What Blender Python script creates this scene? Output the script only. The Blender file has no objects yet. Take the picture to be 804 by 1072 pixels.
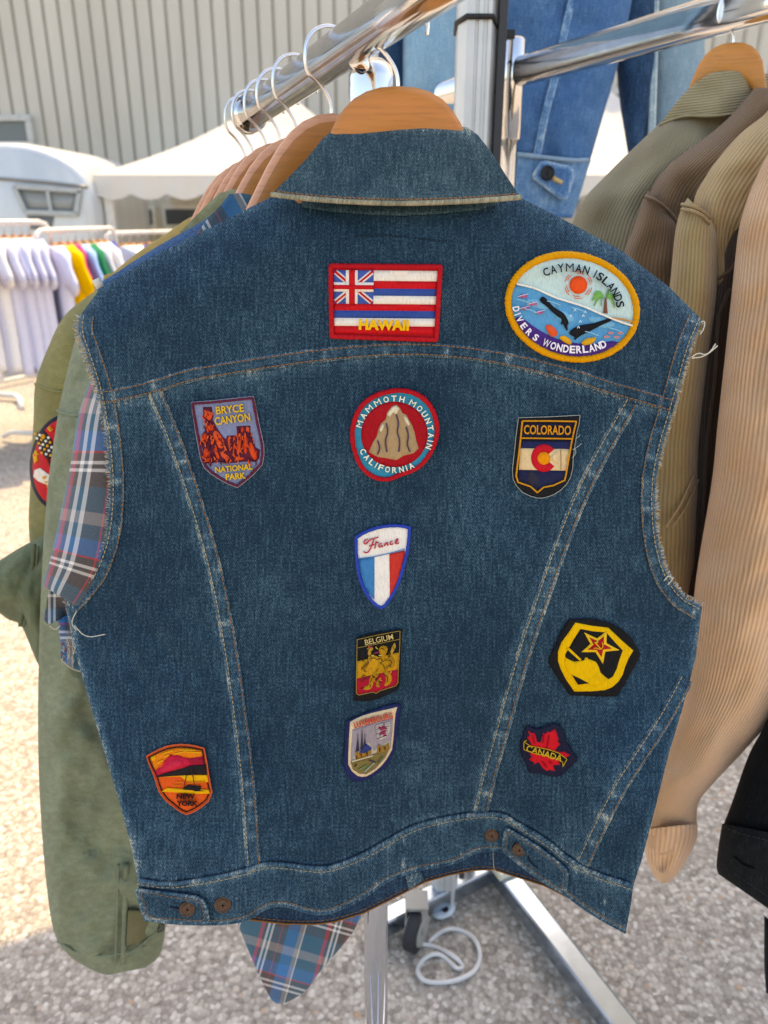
import bpy, bmesh, math, random
from mathutils import Vector, noise
from mathutils.geometry import delaunay_2d_cdt
random.seed(7)
R = math.radians
scene = bpy.context.scene
COL = scene.collection

# ------------------------------------------------------------------ camera
CAMH = 1.5
PITCH = R(21.4)
F = 805.0                       # focal length in photograph pixels (804 x 1072)
cam = bpy.data.cameras.new('camera'); camo = bpy.data.objects.new('camera', cam); COL.objects.link(camo)
camo.location = (0, 0, CAMH); camo.rotation_euler = (math.pi/2 - PITCH, 0, 0)
cam.sensor_width = 36; cam.lens = 36*F/1072; cam.clip_start = 0.02; cam.clip_end = 500
cam.dof.use_dof = True; cam.dof.focus_distance = 0.62; cam.dof.aperture_fstop = 8.0
scene.camera = camo
# ------------------------------------------------------------------ world, sun, exposure
E1 = Vector((0.91, 0.42, 0)).normalized(); E2 = Vector((-0.42, 0.91, 0)).normalized()   # the stall's own axes
TOSUN = (E2*0.45 + E1*0.35 + Vector((0, 0, 1))).normalized()
SUN_EL = math.asin(TOSUN.z); SUN_AZ = math.atan2(TOSUN.x, TOSUN.y)
w = bpy.data.worlds.new('World'); scene.world = w; w.use_nodes = True
nt = w.node_tree; nt.nodes.clear()
sky = nt.nodes.new('ShaderNodeTexSky'); sky.sky_type = 'NISHITA'; sky.sun_disc = False
sky.sun_elevation = SUN_EL; sky.sun_rotation = SUN_AZ; sky.air_density = 1.0; sky.dust_density = 2.0
bg = nt.nodes.new('ShaderNodeBackground'); bg.inputs[1].default_value = 0.15
wo = nt.nodes.new('ShaderNodeOutputWorld')
nt.links.new(sky.outputs[0], bg.inputs[0]); nt.links.new(bg.outputs[0], wo.inputs[0])
sl = bpy.data.lights.new('sun', 'SUN'); sl.energy = 2.0; sl.angle = R(0.53); sl.color = (1.0, 0.83, 0.58)
so = bpy.data.objects.new('sun', sl); COL.objects.link(so)
so.rotation_euler = TOSUN.to_track_quat('Z', 'Y').to_euler(); so.location = (0, 0, 12)
vs = scene.view_settings; vs.view_transform = 'Standard'; vs.look = 'None'; vs.gamma = 1; vs.use_curve_mapping = False
vs.exposure = 1.66
vs.use_white_balance = True; vs.white_balance_temperature = 8200; vs.white_balance_tint = 12
scene.cycles.max_bounces = 8; scene.cycles.use_denoising = True; scene.cycles.sample_clamp_indirect = 6

# ------------------------------------------------------------------ geometry of the view
cp, sp_ = math.cos(PITCH), math.sin(PITCH)
def ray(px, py):
    a = (px-402)/F; b = (536-py)/F
    return Vector((a, b*sp_+cp, b*cp-sp_))
def P(px, py, Y):                                   # the point of that line of sight lying Y metres ahead
    d = ray(px, py); t = Y/d.y
    return Vector((t*d.x, Y, CAMH+t*d.z))
def G(px, py, z=0.0):                               # the point on the ground
    d = ray(px, py); t = (z-CAMH)/d.z
    return Vector((t*d.x, t*d.y, z))
def sst(a, b, x):
    t = max(0, min(1, (x-a)/(b-a))); return t*t*(3-2*t)
def interp(tab, x):
    if x <= tab[0][0]: return tab[0][1]
    for (x0, y0), (x1, y1) in zip(tab, tab[1:]):
        if x <= x1: return y0+(y1-y0)*(x-x0)/(x1-x0)
    return tab[-1][1]
def srgb(h):
    h = h.lstrip('#'); v = [int(h[i:i+2], 16)/255 for i in (0, 2, 4)]
    return tuple((c/12.92 if c <= .04045 else ((c+.055)/1.055)**2.4) for c in v)

# ------------------------------------------------------------------ node helpers and materials
class N:
    def __init__(s, name):
        s.m = bpy.data.materials.new(name); s.m.use_nodes = True
        s.t = s.m.node_tree; s.b = s.t.nodes['Principled BSDF']
    def n(s, kind, **kw):
        x = s.t.nodes.new(kind)
        for k, v in kw.items(): setattr(x, k, v)
        return x
    def l(s, a, b): s.t.links.new(a, b)
    def val(s, x, sock):
        if hasattr(x, 'is_output'): s.l(x, sock)
        else: sock.default_value = x
    def math(s, op, a, b=0.0, c=0.0, clamp=False):
        x = s.n('ShaderNodeMath', operation=op, use_clamp=clamp); s.val(a, x.inputs[0]); s.val(b, x.inputs[1]); s.val(c, x.inputs[2]); return x.outputs[0]
    def uv(s): return s.n('ShaderNodeUVMap', uv_map='UVMap').outputs[0]
    def obj(s): return s.n('ShaderNodeTexCoord').outputs['Object']
    def map(s, v, scale, rot=(0, 0, 0)):
        x = s.n('ShaderNodeMapping'); s.l(v, x.inputs[0]); x.inputs['Scale'].default_value = scale; x.inputs['Rotation'].default_value = rot; return x.outputs[0]
    def noise(s, v, scale, detail=3, rough=.55):
        x = s.n('ShaderNodeTexNoise'); s.l(v, x.inputs['Vector']); x.inputs['Scale'].default_value = scale
        x.inputs['Detail'].default_value = detail; x.inputs['Roughness'].default_value = rough; return x.outputs[0]
    def ramp(s, f, stops, interp='LINEAR'):
        x = s.n('ShaderNodeValToRGB'); s.l(f, x.inputs[0]); r = x.color_ramp; r.interpolation = interp
        while len(r.elements) < len(stops): r.elements.new(.5)
        for e, (p, c) in zip(r.elements, stops):
            e.position = p; e.color = (*c, 1) if len(c) == 3 else c
        return x.outputs[0]
    def mix(s, f, a, b, mode='MIX'):
        x = s.n('ShaderNodeMix', data_type='RGBA', blend_type=mode); s.val(f, x.inputs[0])
        for q, i in ((a, 6), (b, 7)):
            if hasattr(q, 'is_output'): s.l(q, x.inputs[i])
            else: x.inputs[i].default_value = (*q, 1)
        return x.outputs[2]
    def bump(s, h, strength, dist):
        x = s.n('ShaderNodeBump'); x.inputs['Strength'].default_value = strength; x.inputs['Distance'].default_value = dist
        s.l(h, x.inputs['Height']); s.l(x.outputs[0], s.b.inputs['Normal'])
    def fin(s, color=None, rough=.8, metal=0, spec=None, sheen=0):
        if color is not None:
            if hasattr(color, 'is_output'): s.l(color, s.b.inputs['Base Color'])
            else: s.b.inputs['Base Color'].default_value = (*color, 1)
        s.val(rough, s.b.inputs['Roughness']); s.b.inputs['Metallic'].default_value = metal
        if spec is not None: s.b.inputs['Specular IOR Level'].default_value = spec
        if sheen: s.b.inputs['Sheen Weight'].default_value = sheen
        return s.m
_mc = {}
def cached(fn):
    def g(*a):
        k = (fn.__name__,)+a
        if k not in _mc: _mc[k] = fn(*a)
        return _mc[k]
    return g
@cached
def denim(dark, mid, light, pale, amt):               # uv is in photograph pixels / 1000 (about 0.75 m)
    s = N('denim'); u = s.uv()
    g = s.noise(s.map(u, (430, 430, 1)), 1, 2, .6)
    st = s.noise(s.map(u, (420, 40, 1)), 1, 3, .6)
    cr = s.noise(s.map(u, (45, 330, 1)), 1, 2, .6)
    bl = s.noise(s.map(u, (9, 6, 1)), 1, 4, .55)
    mt = s.noise(s.map(u, (60, 40, 1)), 1, 4, .65)
    wear = s.n('ShaderNodeAttribute', attribute_name='wear').outputs['Fac']
    tw = s.n('ShaderNodeTexWave', wave_type='BANDS', bands_direction='DIAGONAL'); s.l(s.map(u, (260, 150, 1)), tw.inputs['Vector'])
    tw.inputs['Scale'].default_value = 1; tw.inputs['Distortion'].default_value = .8
    v = s.math('MULTIPLY_ADD', g, .8*amt, .46-.4*amt)
    for x, k in ((st, .55*amt), (cr, .16*amt), (bl, .3), (mt, .2), (tw.outputs[1], .12)):
        v = s.math('ADD', v, s.math('MULTIPLY_ADD', x, k, -.5*k))
    wn = s.math('MULTIPLY', wear, s.math('MULTIPLY_ADD', mt, 1.5, .1))
    v = s.math('ADD', v, s.math('MULTIPLY', wn, .42), clamp=True)
    c = s.ramp(v, [(.05, srgb(dark)), (.47, srgb(mid)), (.75, srgb(light)), (1, srgb(pale))])
    h = s.math('ADD', s.math('MULTIPLY', g, .6), s.math('ADD', s.math('MULTIPLY', st, .3), s.math('MULTIPLY', tw.outputs[1], .4)))
    s.bump(h, .6, .0007)
    return s.fin(c, .9, 0, .05, .04)
VEST = ('#0a1924', '#1f3849', '#436273', '#aaada0', 1.0)
def vest_denim(): return denim(*VEST)
@cached
def fabric(hexc, var, scale, bumpd):
    s = N('fabric'); u = s.uv(); c = srgb(hexc)
    a = s.noise(s.map(u, (1, 1, 1)), scale, 4, .6); b = s.noise(s.map(u, (700, 700, 1)), 1, 2)
    d = s.noise(s.map(u, (24, 13, 1)), 1, 4, .6)
    v = s.math('ADD', s.math('MULTIPLY_ADD', a, var, -.5*var), s.math('MULTIPLY_ADD', b, var*.8, -.4*var))
    v = s.math('ADD', v, s.math('MULTIPLY_ADD', d, var*.95, .5-.475*var))
    col = s.ramp(v, [(0, tuple(x*.35 for x in c)), (.5, c), (1, tuple(min(.9, x*1.9+.02) for x in c))])
    s.bump(s.math('ADD', s.math('MULTIPLY', a, 1.5), b), .6, bumpd)
    return s.fin(col, .92, 0, .06, .06)
@cached
def cord(hexc, period, along):                         # uv in metres; ridges run along v (or along u)
    s = N('corduroy'); u = s.uv(); c = srgb(hexc)
    sx = s.n('ShaderNodeSeparateXYZ'); s.l(u, sx.inputs[0])
    wob = s.math('MULTIPLY_ADD', s.noise(s.map(u, (9, 9, 1)), 1, 2), .004, -.002)
    q = s.math('ADD', sx.outputs['X' if along == 'v' else 'Y'], wob)
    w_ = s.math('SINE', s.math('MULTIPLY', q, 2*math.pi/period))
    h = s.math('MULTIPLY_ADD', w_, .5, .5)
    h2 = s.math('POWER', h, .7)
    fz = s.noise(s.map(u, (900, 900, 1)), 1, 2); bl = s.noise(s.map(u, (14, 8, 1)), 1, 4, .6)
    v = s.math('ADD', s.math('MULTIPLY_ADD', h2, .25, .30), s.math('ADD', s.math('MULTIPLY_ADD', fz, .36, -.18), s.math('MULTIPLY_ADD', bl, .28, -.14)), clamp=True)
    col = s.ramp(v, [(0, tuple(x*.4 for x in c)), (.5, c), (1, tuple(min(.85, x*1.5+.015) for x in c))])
    s.bump(s.math('ADD', h2, s.math('MULTIPLY', fz, .3)), .75, period*.33)
    return s.fin(col, .85, 0, .15, .25)
@cached
def plaid(seed):
    s = N('plaid_flannel'); u = s.uv()
    sx = s.n('ShaderNodeSeparateXYZ'); s.l(u, sx.inputs[0])
    fx = s.math('FRACT', s.math('MULTIPLY_ADD', sx.outputs[0], 1/.095, .12+seed)); fy = s.math('FRACT', s.math('MULTIPLY_ADD', sx.outputs[1], 1/.105, .3+seed*2))
    teal, dk, blue, wh, red, gr = (srgb(q) for q in ('#2f5c70', '#4a4240', '#1f6ca6', '#dcd6d0', '#c02a3c', '#8f8b8a'))
    stops = [(0, teal), (.2, red), (.255, dk), (.30, wh), (.335, teal), (.37, wh), (.40, dk), (.52, red), (.535, dk), (.62, blue), (.8, gr), (.86, wh), (.88, teal)]
    a = s.ramp(fx, stops, 'CONSTANT')
    b = s.ramp(fy, [(0, teal), (.16, dk), (.30, wh), (.33, dk), (.37, wh), (.40, dk), (.47, red), (.49, blue), (.66, teal), (.8, gr), (.92, teal)], 'CONSTANT')
    tw = s.math('FRACT', s.math('MULTIPLY', s.math('ADD', sx.outputs[0], sx.outputs[1]), 620))
    k = s.math('GREATER_THAN', tw, .5)
    kk = s.math('MULTIPLY_ADD', k, .34, .33)
    c = s.mix(kk, a, b)
    z = s.noise(s.map(u, (500, 500, 1)), 1, 3)
    c = s.mix(s.math('MULTIPLY_ADD', z, .4, -.12, clamp=True), c, s.mix(.5, c, (.35, .36, .38)))
    s.bump(z, .5, .0008)
    return s.fin(c, .92, 0, .1, .2)
@cached
def thread(hexc):                                      # embroidery
    s = N('embroidery'); u = s.uv(); c = srgb(hexc)
    z = s.noise(s.map(u, (520, 160, 1), (0, 0, .5)), 1, 2, .6); y = s.noise(s.map(u, (40, 40, 1)), 1, 3)
    v = s.math('ADD', s.math('MULTIPLY_ADD', z, .7, .15), s.math('MULTIPLY_ADD', y, .36, -.18), clamp=True)
    col = s.ramp(v, [(0, tuple(x*.55 for x in c)), (.5, c), (1, tuple(min(.92, x*1.25+.012) for x in c))])
    s.bump(z, .7, .0005)
    return s.fin(col, .65, 0, .12, 0)
@cached
def plain(name, hexc, rough, metal):
    s = N(name); o = s.obj(); c = srgb(hexc)
    z = s.noise(o, 14, 5, .6)
    col = s.ramp(z, [(.25, tuple(x*.82 for x in c)), (.6, c), (.9, tuple(min(.95, x*1.08) for x in c))])
    r = s.math('MULTIPLY_ADD', z, .25, max(.02, rough-.12), clamp=True)
    return s.fin(col, r, metal)
@cached
def chrome(rough):
    s = N('chrome'); o = s.obj()
    z = s.noise(o, 40, 5, .65)
    sc = s.noise(s.map(o, (60, 60, 400)), 1, 2)
    r = s.math('ADD', s.math('MULTIPLY_ADD', z, .12, rough-.04), s.math('MULTIPLY', sc, .03), clamp=True)
    s.bump(z, .08, .001)
    return s.fin((.74, .75, .77), r, 1)
@cached
def wood(hexc):
    s = N('beech_wood'); o = s.obj(); c = srgb(hexc)
    a = s.noise(s.map(o, (30, 30, 320), (0, .12, 0)), 1, 4, .6); b = s.noise(o, 25, 3)
    v = s.math('ADD', s.math('MULTIPLY_ADD', a, .8, .1), s.math('MULTIPLY_ADD', b, .3, -.15), clamp=True)
    col = s.ramp(v, [(.2, tuple(x*.62 for x in c)), (.5, c), (.85, tuple(min(.8, x*1.2) for x in c))])
    s.bump(a, .15, .0004)
    return s.fin(col, .42, 0, .4)
@cached
def gravel():
    s = N('chip_asphalt'); o = s.obj()
    def cells(sc):
        v = s.n('ShaderNodeTexVoronoi'); s.l(o, v.inputs['Vector']); v.inputs['Scale'].default_value = sc; return v
    v1 = cells(95); v2 = cells(170)
    sx = s.n('ShaderNodeSeparateXYZ'); s.l(v1.outputs['Color'], sx.inputs[0])
    base = s.ramp(sx.outputs[0], [(0, srgb('#948c83')), (.3, srgb('#a8a096')), (.6, srgb('#b8b0a5')), (.85, srgb('#c6beb3')), (.985, srgb('#d8d2c8')), (1, srgb('#b8977a'))])
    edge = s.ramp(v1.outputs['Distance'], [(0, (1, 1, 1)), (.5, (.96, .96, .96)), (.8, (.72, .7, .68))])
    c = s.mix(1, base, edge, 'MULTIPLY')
    big = s.noise(o, 1.4, 4, .6)
    c = s.mix(1, c, s.ramp(big, [(.3, (.82, .82, .82)), (.7, (1, .98, .95))]), 'MULTIPLY')
    h = s.math('SUBTRACT', 1, v1.outputs['Distance'])
    s.bump(s.math('ADD', h, s.math('MULTIPLY', sx.outputs[1], .5)), .7, .004)
    return s.fin(c, .85, 0, .25)
@cached
def canvas(hexc, trans):
    s = N('tent_canvas'); o = s.obj(); c = srgb(hexc)
    z = s.noise(o, 3, 4)
    s.l(s.ramp(z, [(.3, tuple(x*.93 for x in c)), (.7, c)]), s.b.inputs['Base Color']); s.b.inputs['Roughness'].default_value = .7
    t = s.n('ShaderNodeBsdfTranslucent'); t.inputs[0].default_value = (*c, 1)
    m = s.n('ShaderNodeMixShader'); m.inputs[0].default_value = trans
    s.l(s.b.outputs[0], m.inputs[1]); s.l(t.outputs[0], m.inputs[2])
    s.l(m.outputs[0], s.t.nodes['Material Output'].inputs[0])
    return s.m
@cached
def pane(hexc):
    s = N('window_glass'); return s.fin(srgb(hexc), .08, 0, .6)

# ------------------------------------------------------------------ mesh builder
def wpos(o):
    v = Vector((0, 0, 0))
    while o: v += o.location; o = o.parent
    return v
class MB:
    def __init__(s): s.v = []; s.f = []; s.mi = []; s.uv = []; s.mats = []; s.w = []; s.sm = []
    def slot(s, m):
        if m not in s.mats: s.mats.append(m)
        return s.mats.index(m)
    def add(s, verts, faces, m, uvs=None, wear=None, smooth=True):
        o = len(s.v); k = s.slot(m)
        s.v += [Vector(q) for q in verts]
        s.uv += uvs if uvs else [(q[0], q[2]) for q in verts]
        s.w += wear if wear else [0.0]*len(verts)
        for f in faces: s.f.append([i+o for i in f]); s.mi.append(k); s.sm.append(smooth)
        return s
    def build(s, name, parent=None, base=None, recalc=True):
        me = bpy.data.meshes.new(name)
        org = wpos(parent) if parent else (base if base is not None else Vector((0, 0, 0)))
        me.from_pydata([v-org for v in s.v], [], s.f)
        for m in s.mats: me.materials.append(m)
        me.polygons.foreach_set('material_index', s.mi); me.polygons.foreach_set('use_smooth', s.sm)
        ul = me.uv_layers.new(name='UVMap'); vi = [0]*len(me.loops); me.loops.foreach_get('vertex_index', vi)
        flat = []
        for i in vi: flat += list(s.uv[i])[:2]
        ul.data.foreach_set('uv', flat)
        if any(s.w):
            at = me.attributes.new('wear', 'FLOAT', 'POINT'); at.data.foreach_set('value', s.w)
        if recalc:
            bm = bmesh.new(); bm.from_mesh(me); bmesh.ops.recalc_face_normals(bm, faces=bm.faces); bm.to_mesh(me); bm.free()
        me.update()
        o = bpy.data.objects.new(name, me); COL.objects.link(o)
        if parent: o.parent = parent
        else: o.location = org
        return o
def thing(name, loc, label, cat, group=None):
    o = bpy.data.objects.new(name, None); o.empty_display_size = .05; COL.objects.link(o); o.location = loc
    o['label'] = label; o['category'] = cat
    if group: o['group'] = group
    return o
def tag(o, label, cat, group=None):
    o['label'] = label; o['category'] = cat
    if group: o['group'] = group
    return o
def densify(poly, sp, closed=True):
    out = []; n = len(poly)
    for i in range(n if closed else n-1):
        a, b = poly[i], poly[(i+1) % n]; L = math.hypot(b[0]-a[0], b[1]-a[1]); k = max(1, int(round(L/sp)))
        for j in range(k): out.append((a[0]+(b[0]-a[0])*j/k, a[1]+(b[1]-a[1])*j/k))
    if not closed: out.append(tuple(poly[-1]))
    return out
def smooth(poly, closed=True, it=1):
    for _ in range(it):
        out = []; n = len(poly)
        if not closed: out.append(poly[0])
        for i in range(n if closed else n-1):
            a, b = poly[i], poly[(i+1) % n]
            out += [(a[0]*.75+b[0]*.25, a[1]*.75+b[1]*.25), (a[0]*.25+b[0]*.75, a[1]*.25+b[1]*.75)]
        if not closed: out.append(poly[-1])
        poly = out
    return poly
def inside(poly, x, y):
    c = False; n = len(poly); j = n-1
    for i in range(n):
        xi, yi = poly[i]; xj, yj = poly[j]
        if (yi > y) != (yj > y) and x < (xj-xi)*(y-yi)/(yj-yi)+xi: c = not c
        j = i
    return c
def segd(px, py, a, b):
    dx, dy = b[0]-a[0], b[1]-a[1]; L = dx*dx+dy*dy
    t = 0 if L == 0 else max(0, min(1, ((px-a[0])*dx+(py-a[1])*dy)/L))
    return math.hypot(px-a[0]-t*dx, py-a[1]-t*dy)
def sheet(mb, poly, sp, f, lift, thick, m, wearf=None, uvf=None, smooth_=True, jag=0.0):
    """cloth or patch: outline filled with a triangulated sheet, mapped by f(px, py, lift), with a back face and edges"""
    b = densify(poly, sp)
    if jag: b = [(x+random.uniform(-jag, jag), y+random.uniform(-jag, jag)) for x, y in b]
    pts = list(b); nb = len(b)
    x0 = min(p[0] for p in b); x1 = max(p[0] for p in b); y0 = min(p[1] for p in b); y1 = max(p[1] for p in b)
    if x1-x0 > sp*1.5 and y1-y0 > sp*1.5:
        yy = y0+sp*.5; row = 0
        while yy < y1:
            xx = x0+sp*(.5 if row % 2 else 0.)
            while xx < x1:
                if inside(b, xx, yy):
                    if min((xx-p[0])**2+(yy-p[1])**2 for p in b) > (sp*.55)**2: pts.append((xx, yy))
                xx += sp
            yy += sp*.9; row += 1
    V, E, Fc, *_ = delaunay_2d_cdt([Vector(p) for p in pts], [(i, (i+1) % nb) for i in range(nb)], [list(range(nb))], 1, 1e-6)
    V = [(v.x, v.y) for v in V]; n = len(V)
    cnt = {}
    for fa in Fc:
        for i in range(len(fa)):
            e = (fa[i], fa[(i+1) % len(fa)]); cnt[e] = cnt.get(e, 0)+1
    bd = [e for e in cnt if (e[1], e[0]) not in cnt]
    front = [f(x, y, lift) for x, y in V]; back = [f(x, y, lift-thick) for x, y in V]
    uvf = uvf or (lambda x, y: (x/1000, -y/1000))
    uv = [uvf(x, y) for x, y in V]
    wr = [wearf(x, y) for x, y in V] if wearf else [0.0]*n
    faces = [list(fa) for fa in Fc]+[[i+n for i in reversed(fa)] for fa in Fc]+[[a, a+n, c+n, c] for a, c in bd]
    mb.add(front+back, faces, m, uv+uv, wr+wr, smooth_)
    return mb
def tube(mb, pts, r, m, n=8, closed=False, uvs=None, rfun=None):
    pts = [Vector(p) for p in pts]; k = len(pts); vs_ = []; uv = []; prev = None; L = 0
    for i, p in enumerate(pts):
        t = (pts[(i+1) % k]-pts[i-1]) if (closed or 0 < i < k-1) else (pts[1]-pts[0] if i == 0 else pts[-1]-pts[-2])
        if t.length < 1e-9: t = Vector((0, 0, 1))
        t.normalize()
        if prev is None: prev = t.orthogonal().normalized()
        a = (prev-t*prev.dot(t)); a = a.normalized() if a.length > 1e-6 else t.orthogonal().normalized()
        prev = a; bb = t.cross(a)
        rr = r*(rfun(i/(k-1)) if rfun else 1)
        if i: L += (pts[i]-pts[i-1]).length
        for j in range(n):
            an = 2*math.pi*j/n; vs_.append(p+(a*math.cos(an)+bb*math.sin(an))*rr); uv.append((L, j/n*6.28*r))
    fs = []
    for i in range(k if closed else k-1):
        for j in range(n):
            fs.append([i*n+j, i*n+(j+1) % n, ((i+1) % k)*n+(j+1) % n, ((i+1) % k)*n+j])
    if not closed: fs += [list(range(n))[::-1], [(k-1)*n+j for j in range(n)]]
    mb.add(vs_, fs, m, uv); return mb
def box(mb, c, sx, sy, sz, m, ax=Vector((1, 0, 0)), ay=None, az=Vector((0, 0, 1)), bev=.12):
    ax = ax.normalized(); az = az.normalized(); ay = ay or az.cross(ax); ay = ay.normalized(); c = Vector(c)
    b = min(sx, sy, sz)*bev; vs_ = []; 
    bm = bmesh.new(); bmesh.ops.create_cube(bm, size=1)
    for v in bm.verts: v.co = Vector((v.co.x*sx, v.co.y*sy, v.co.z*sz))
    if bev: bmesh.ops.bevel(bm, geom=list(bm.edges), offset=b, segments=2, affect='EDGES', profile=.5)
    bm.verts.index_update()
    vs_ = [c+ax*v.co.x+ay*v.co.y+az*v.co.z for v in bm.verts]
    fs = [[v.index for v in f.verts] for f in bm.faces]; bm.free()
    mb.add(vs_, fs, m, smooth=False); return mb
def bar(mb, a, b, wd, ht, m, up=Vector((0, 0, 1)), bev=.15):
    a = Vector(a); b = Vector(b); d = b-a; ax = d.normalized(); ay = up.cross(ax).normalized(); az = ax.cross(ay)
    return box(mb, (a+b)/2, d.length, wd, ht, m, ax, ay, az, bev)
def disc(mb, c, ax, r, h, m, n=20, dome=.25, ring=None):
    """button or cap: lathe round ax"""
    ax = ax.normalized(); a = ax.orthogonal().normalized(); b = ax.cross(a); c = Vector(c)
    prof = [(r, 0), (r, h*.6), (r*.93, h*.9), (r*.8, h*.95), (r*.74, h*.72), (r*.4, h*(.72+dome*.3)), (0.001, h*(.75+dome))]
    vs_ = []; 
    for rr, hh in prof:
        for j in range(n): vs_.append(c+ax*hh+(a*math.cos(2*math.pi*j/n)+b*math.sin(2*math.pi*j/n))*rr)
    fs = [[i*n+j, i*n+(j+1) % n, (i+1)*n+(j+1) % n, (i+1)*n+j] for i in range(len(prof)-1) for j in range(n)]
    fs += [list(range(n))[::-1]]
    mb.add(vs_, fs, m); return mb
def crom(rows, m):
    """resample control rows with a Catmull-Rom curve"""
    out = []; k = len(rows)
    for i in range(k-1):
        p0, p1, p2, p3 = rows[max(0, i-1)], rows[i], rows[i+1], rows[min(k-1, i+2)]
        for j in range(m):
            t = j/m
            out.append(tuple(.5*(2*b+(c-a)*t+(2*a-5*b+4*c-d)*t*t+(3*b-a-3*c+d)*t**3) for a, b, c, d in zip(p0, p1, p2, p3)))
    out.append(rows[-1]); return out
def loft(mb, rows, m, sub=5, n=36, fold=.004, seed=0, cap=True, power=1.0, uvoff=0.0, wear=None, fs_=55.0, cr=()):
    """a garment's tube: rows of (xl, yl, xr, yr, Y, half depth); cloth with folds"""
    rr = crom(rows, sub); vs_ = []; uv = []; wr = []; L = 0; prev = None; wid = []
    for r in rr: wid.append((P(r[0], r[1], r[4])-P(r[2], r[3], r[4])).length)
    wm = sum(wid)/len(wid)
    for i, (xl, yl, xr, yr, Y, h) in enumerate(rr):
        mid = P((xl+xr)/2, (yl+yr)/2, Y)
        if prev is not None: L += (mid-prev).length
        prev = mid
        for k in range(n):
            a = 2*math.pi*k/n; ca, sa = -math.cos(a), math.sin(a)
            t = .5+.5*ca; px = xl+(xr-xl)*t; py = yl+(yr-yl)*t
            d = math.copysign(abs(sa)**power, sa)
            nz = noise.noise(Vector((px/fs_, py/(fs_*1.7), seed*7.3)))+.55*noise.noise(Vector((px/(fs_*.4)+py/(fs_*.9), py/(fs_*.5), seed*3.1+5)))+.035*noise.noise(Vector((px/(fs_*.16), py/(fs_*.18), seed*1.7)))
            cz_ = 0.0
            if sa > 0:
                for (ax_, ay_, bx_, by_, am, wd_) in cr:
                    am *= .42; wd_ *= 1.6
                    dd = segd(px, py, (ax_, ay_), (bx_, by_))
                    if dd < wd_*5:
                        sd_ = ((bx_-ax_)*(py-ay_)-(by_-ay_)*(px-ax_))/math.hypot(bx_-ax_, by_-ay_)
                        cz_ += am*math.exp(-(dd/wd_)**2)-am*.8*math.exp(-((dd-1.7*wd_)/wd_)**2)*(1 if sd_ > 0 else 0)
            y = Y-h*d+cz_*abs(sa)-fold*nz*(abs(sa)**.5)*(1 if sa > 0 else -.4)
            vs_.append(P(px, py, y)); uv.append((uvoff+wm*1.25*k/n*2, -L)); wr.append(wear(px, py) if wear else 0.0)
    q = len(rr); fs = []
    for i in range(q-1):
        for k in range(n): fs.append([i*n+k, i*n+(k+1) % n, (i+1)*n+(k+1) % n, (i+1)*n+k])
    if cap: fs += [list(range(n))[::-1], [(q-1)*n+k for k in range(n)]]
    mb.add(vs_, fs, m, uv, wr); return mb

# ------------------------------------------------------------------ lettering
_tc = {}
def glyphs(s, bold=0.0):
    if (s, bold) in _tc: return _tc[(s, bold)]
    cu = bpy.data.curves.new('lettering', 'FONT'); cu.body = s; cu.size = 1; cu.offset = bold; cu.extrude = .5; cu.resolution_u = 3
    o = bpy.data.objects.new('lettering', cu); COL.objects.link(o); bpy.context.view_layer.update()
    e = o.evaluated_get(bpy.context.evaluated_depsgraph_get()); me = e.to_mesh()
    v = [tuple(x.co) for x in me.vertices]; f = [list(p.vertices) for p in me.polygons]; e.to_mesh_clear()
    bpy.data.objects.remove(o); bpy.data.curves.remove(cu)
    x0 = min(q[0] for q in v); x1 = max(q[0] for q in v); y0 = min(q[1] for q in v); y1 = max(q[1] for q in v)
    _tc[(s, bold)] = (v, f, x0, x1, y0, y1); return _tc[(s, bold)]
def text(mb, s, cx, cy, wd, ht, ang, m, f, lift, skew=0, bold=.012, t=.0005):
    v, fc, x0, x1, y0, y1 = glyphs(s, bold); ca, sa = math.cos(ang), math.sin(ang); out = []; uv = []
    for x, y, z in v:
        a = ((x-x0)/(x1-x0)-.5)*wd; b = ((y-y0)/(y1-y0)-.5)*ht; a += skew*b
        px = cx+a*ca+b*sa; py = cy+a*sa-b*ca
        out.append(f(px, py, lift+(t if z > 0 else -t))); uv.append((px/1000, -py/1000))
    mb.add(out, fc, m, uv, smooth=False); return mb
def arctext(mb, s, cx, cy, rx, ry, a0, a1, ht, wd, m, f, lift, flip=False, rot=0.0, bold=.02):
    """letters one by one round an ellipse; angles in degrees, 0 = right, 90 = up"""
    cr, sr = math.cos(R(rot)), math.sin(R(rot))
    adv = [.5 if c == 'I' else .55 if c == ' ' else 1.3 if c in 'MW' else 1 for c in s]; pos = []; q = 0
    for z in adv: pos.append(q+z/2); q += z
    p0, p1 = pos[0], pos[-1]
    for i, ch in enumerate(s):
        if ch == ' ': continue
        a = R(a0+(a1-a0)*(pos[i]-p0)/max(1e-6, p1-p0)); x, y = rx*math.cos(a), -ry*math.sin(a)
        tx, ty = rx*math.sin(a), ry*math.cos(a)
        if flip: tx, ty = -tx, -ty
        an = math.atan2(ty, tx)+R(rot)
        ww = wd*(.2 if ch == 'I' else 1.25 if ch in 'MW' else 1)
        text(mb, ch, cx+x*cr-y*sr, cy+x*sr+y*cr, ww, ht, an, m, f, lift, bold=0.0 if ch in 'MW' else bold)

# =================================================================== SETTING
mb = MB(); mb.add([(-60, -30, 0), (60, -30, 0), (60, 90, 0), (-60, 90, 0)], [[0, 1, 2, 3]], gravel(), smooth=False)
gr = mb.build('ground'); gr['kind'] = 'structure'

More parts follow.
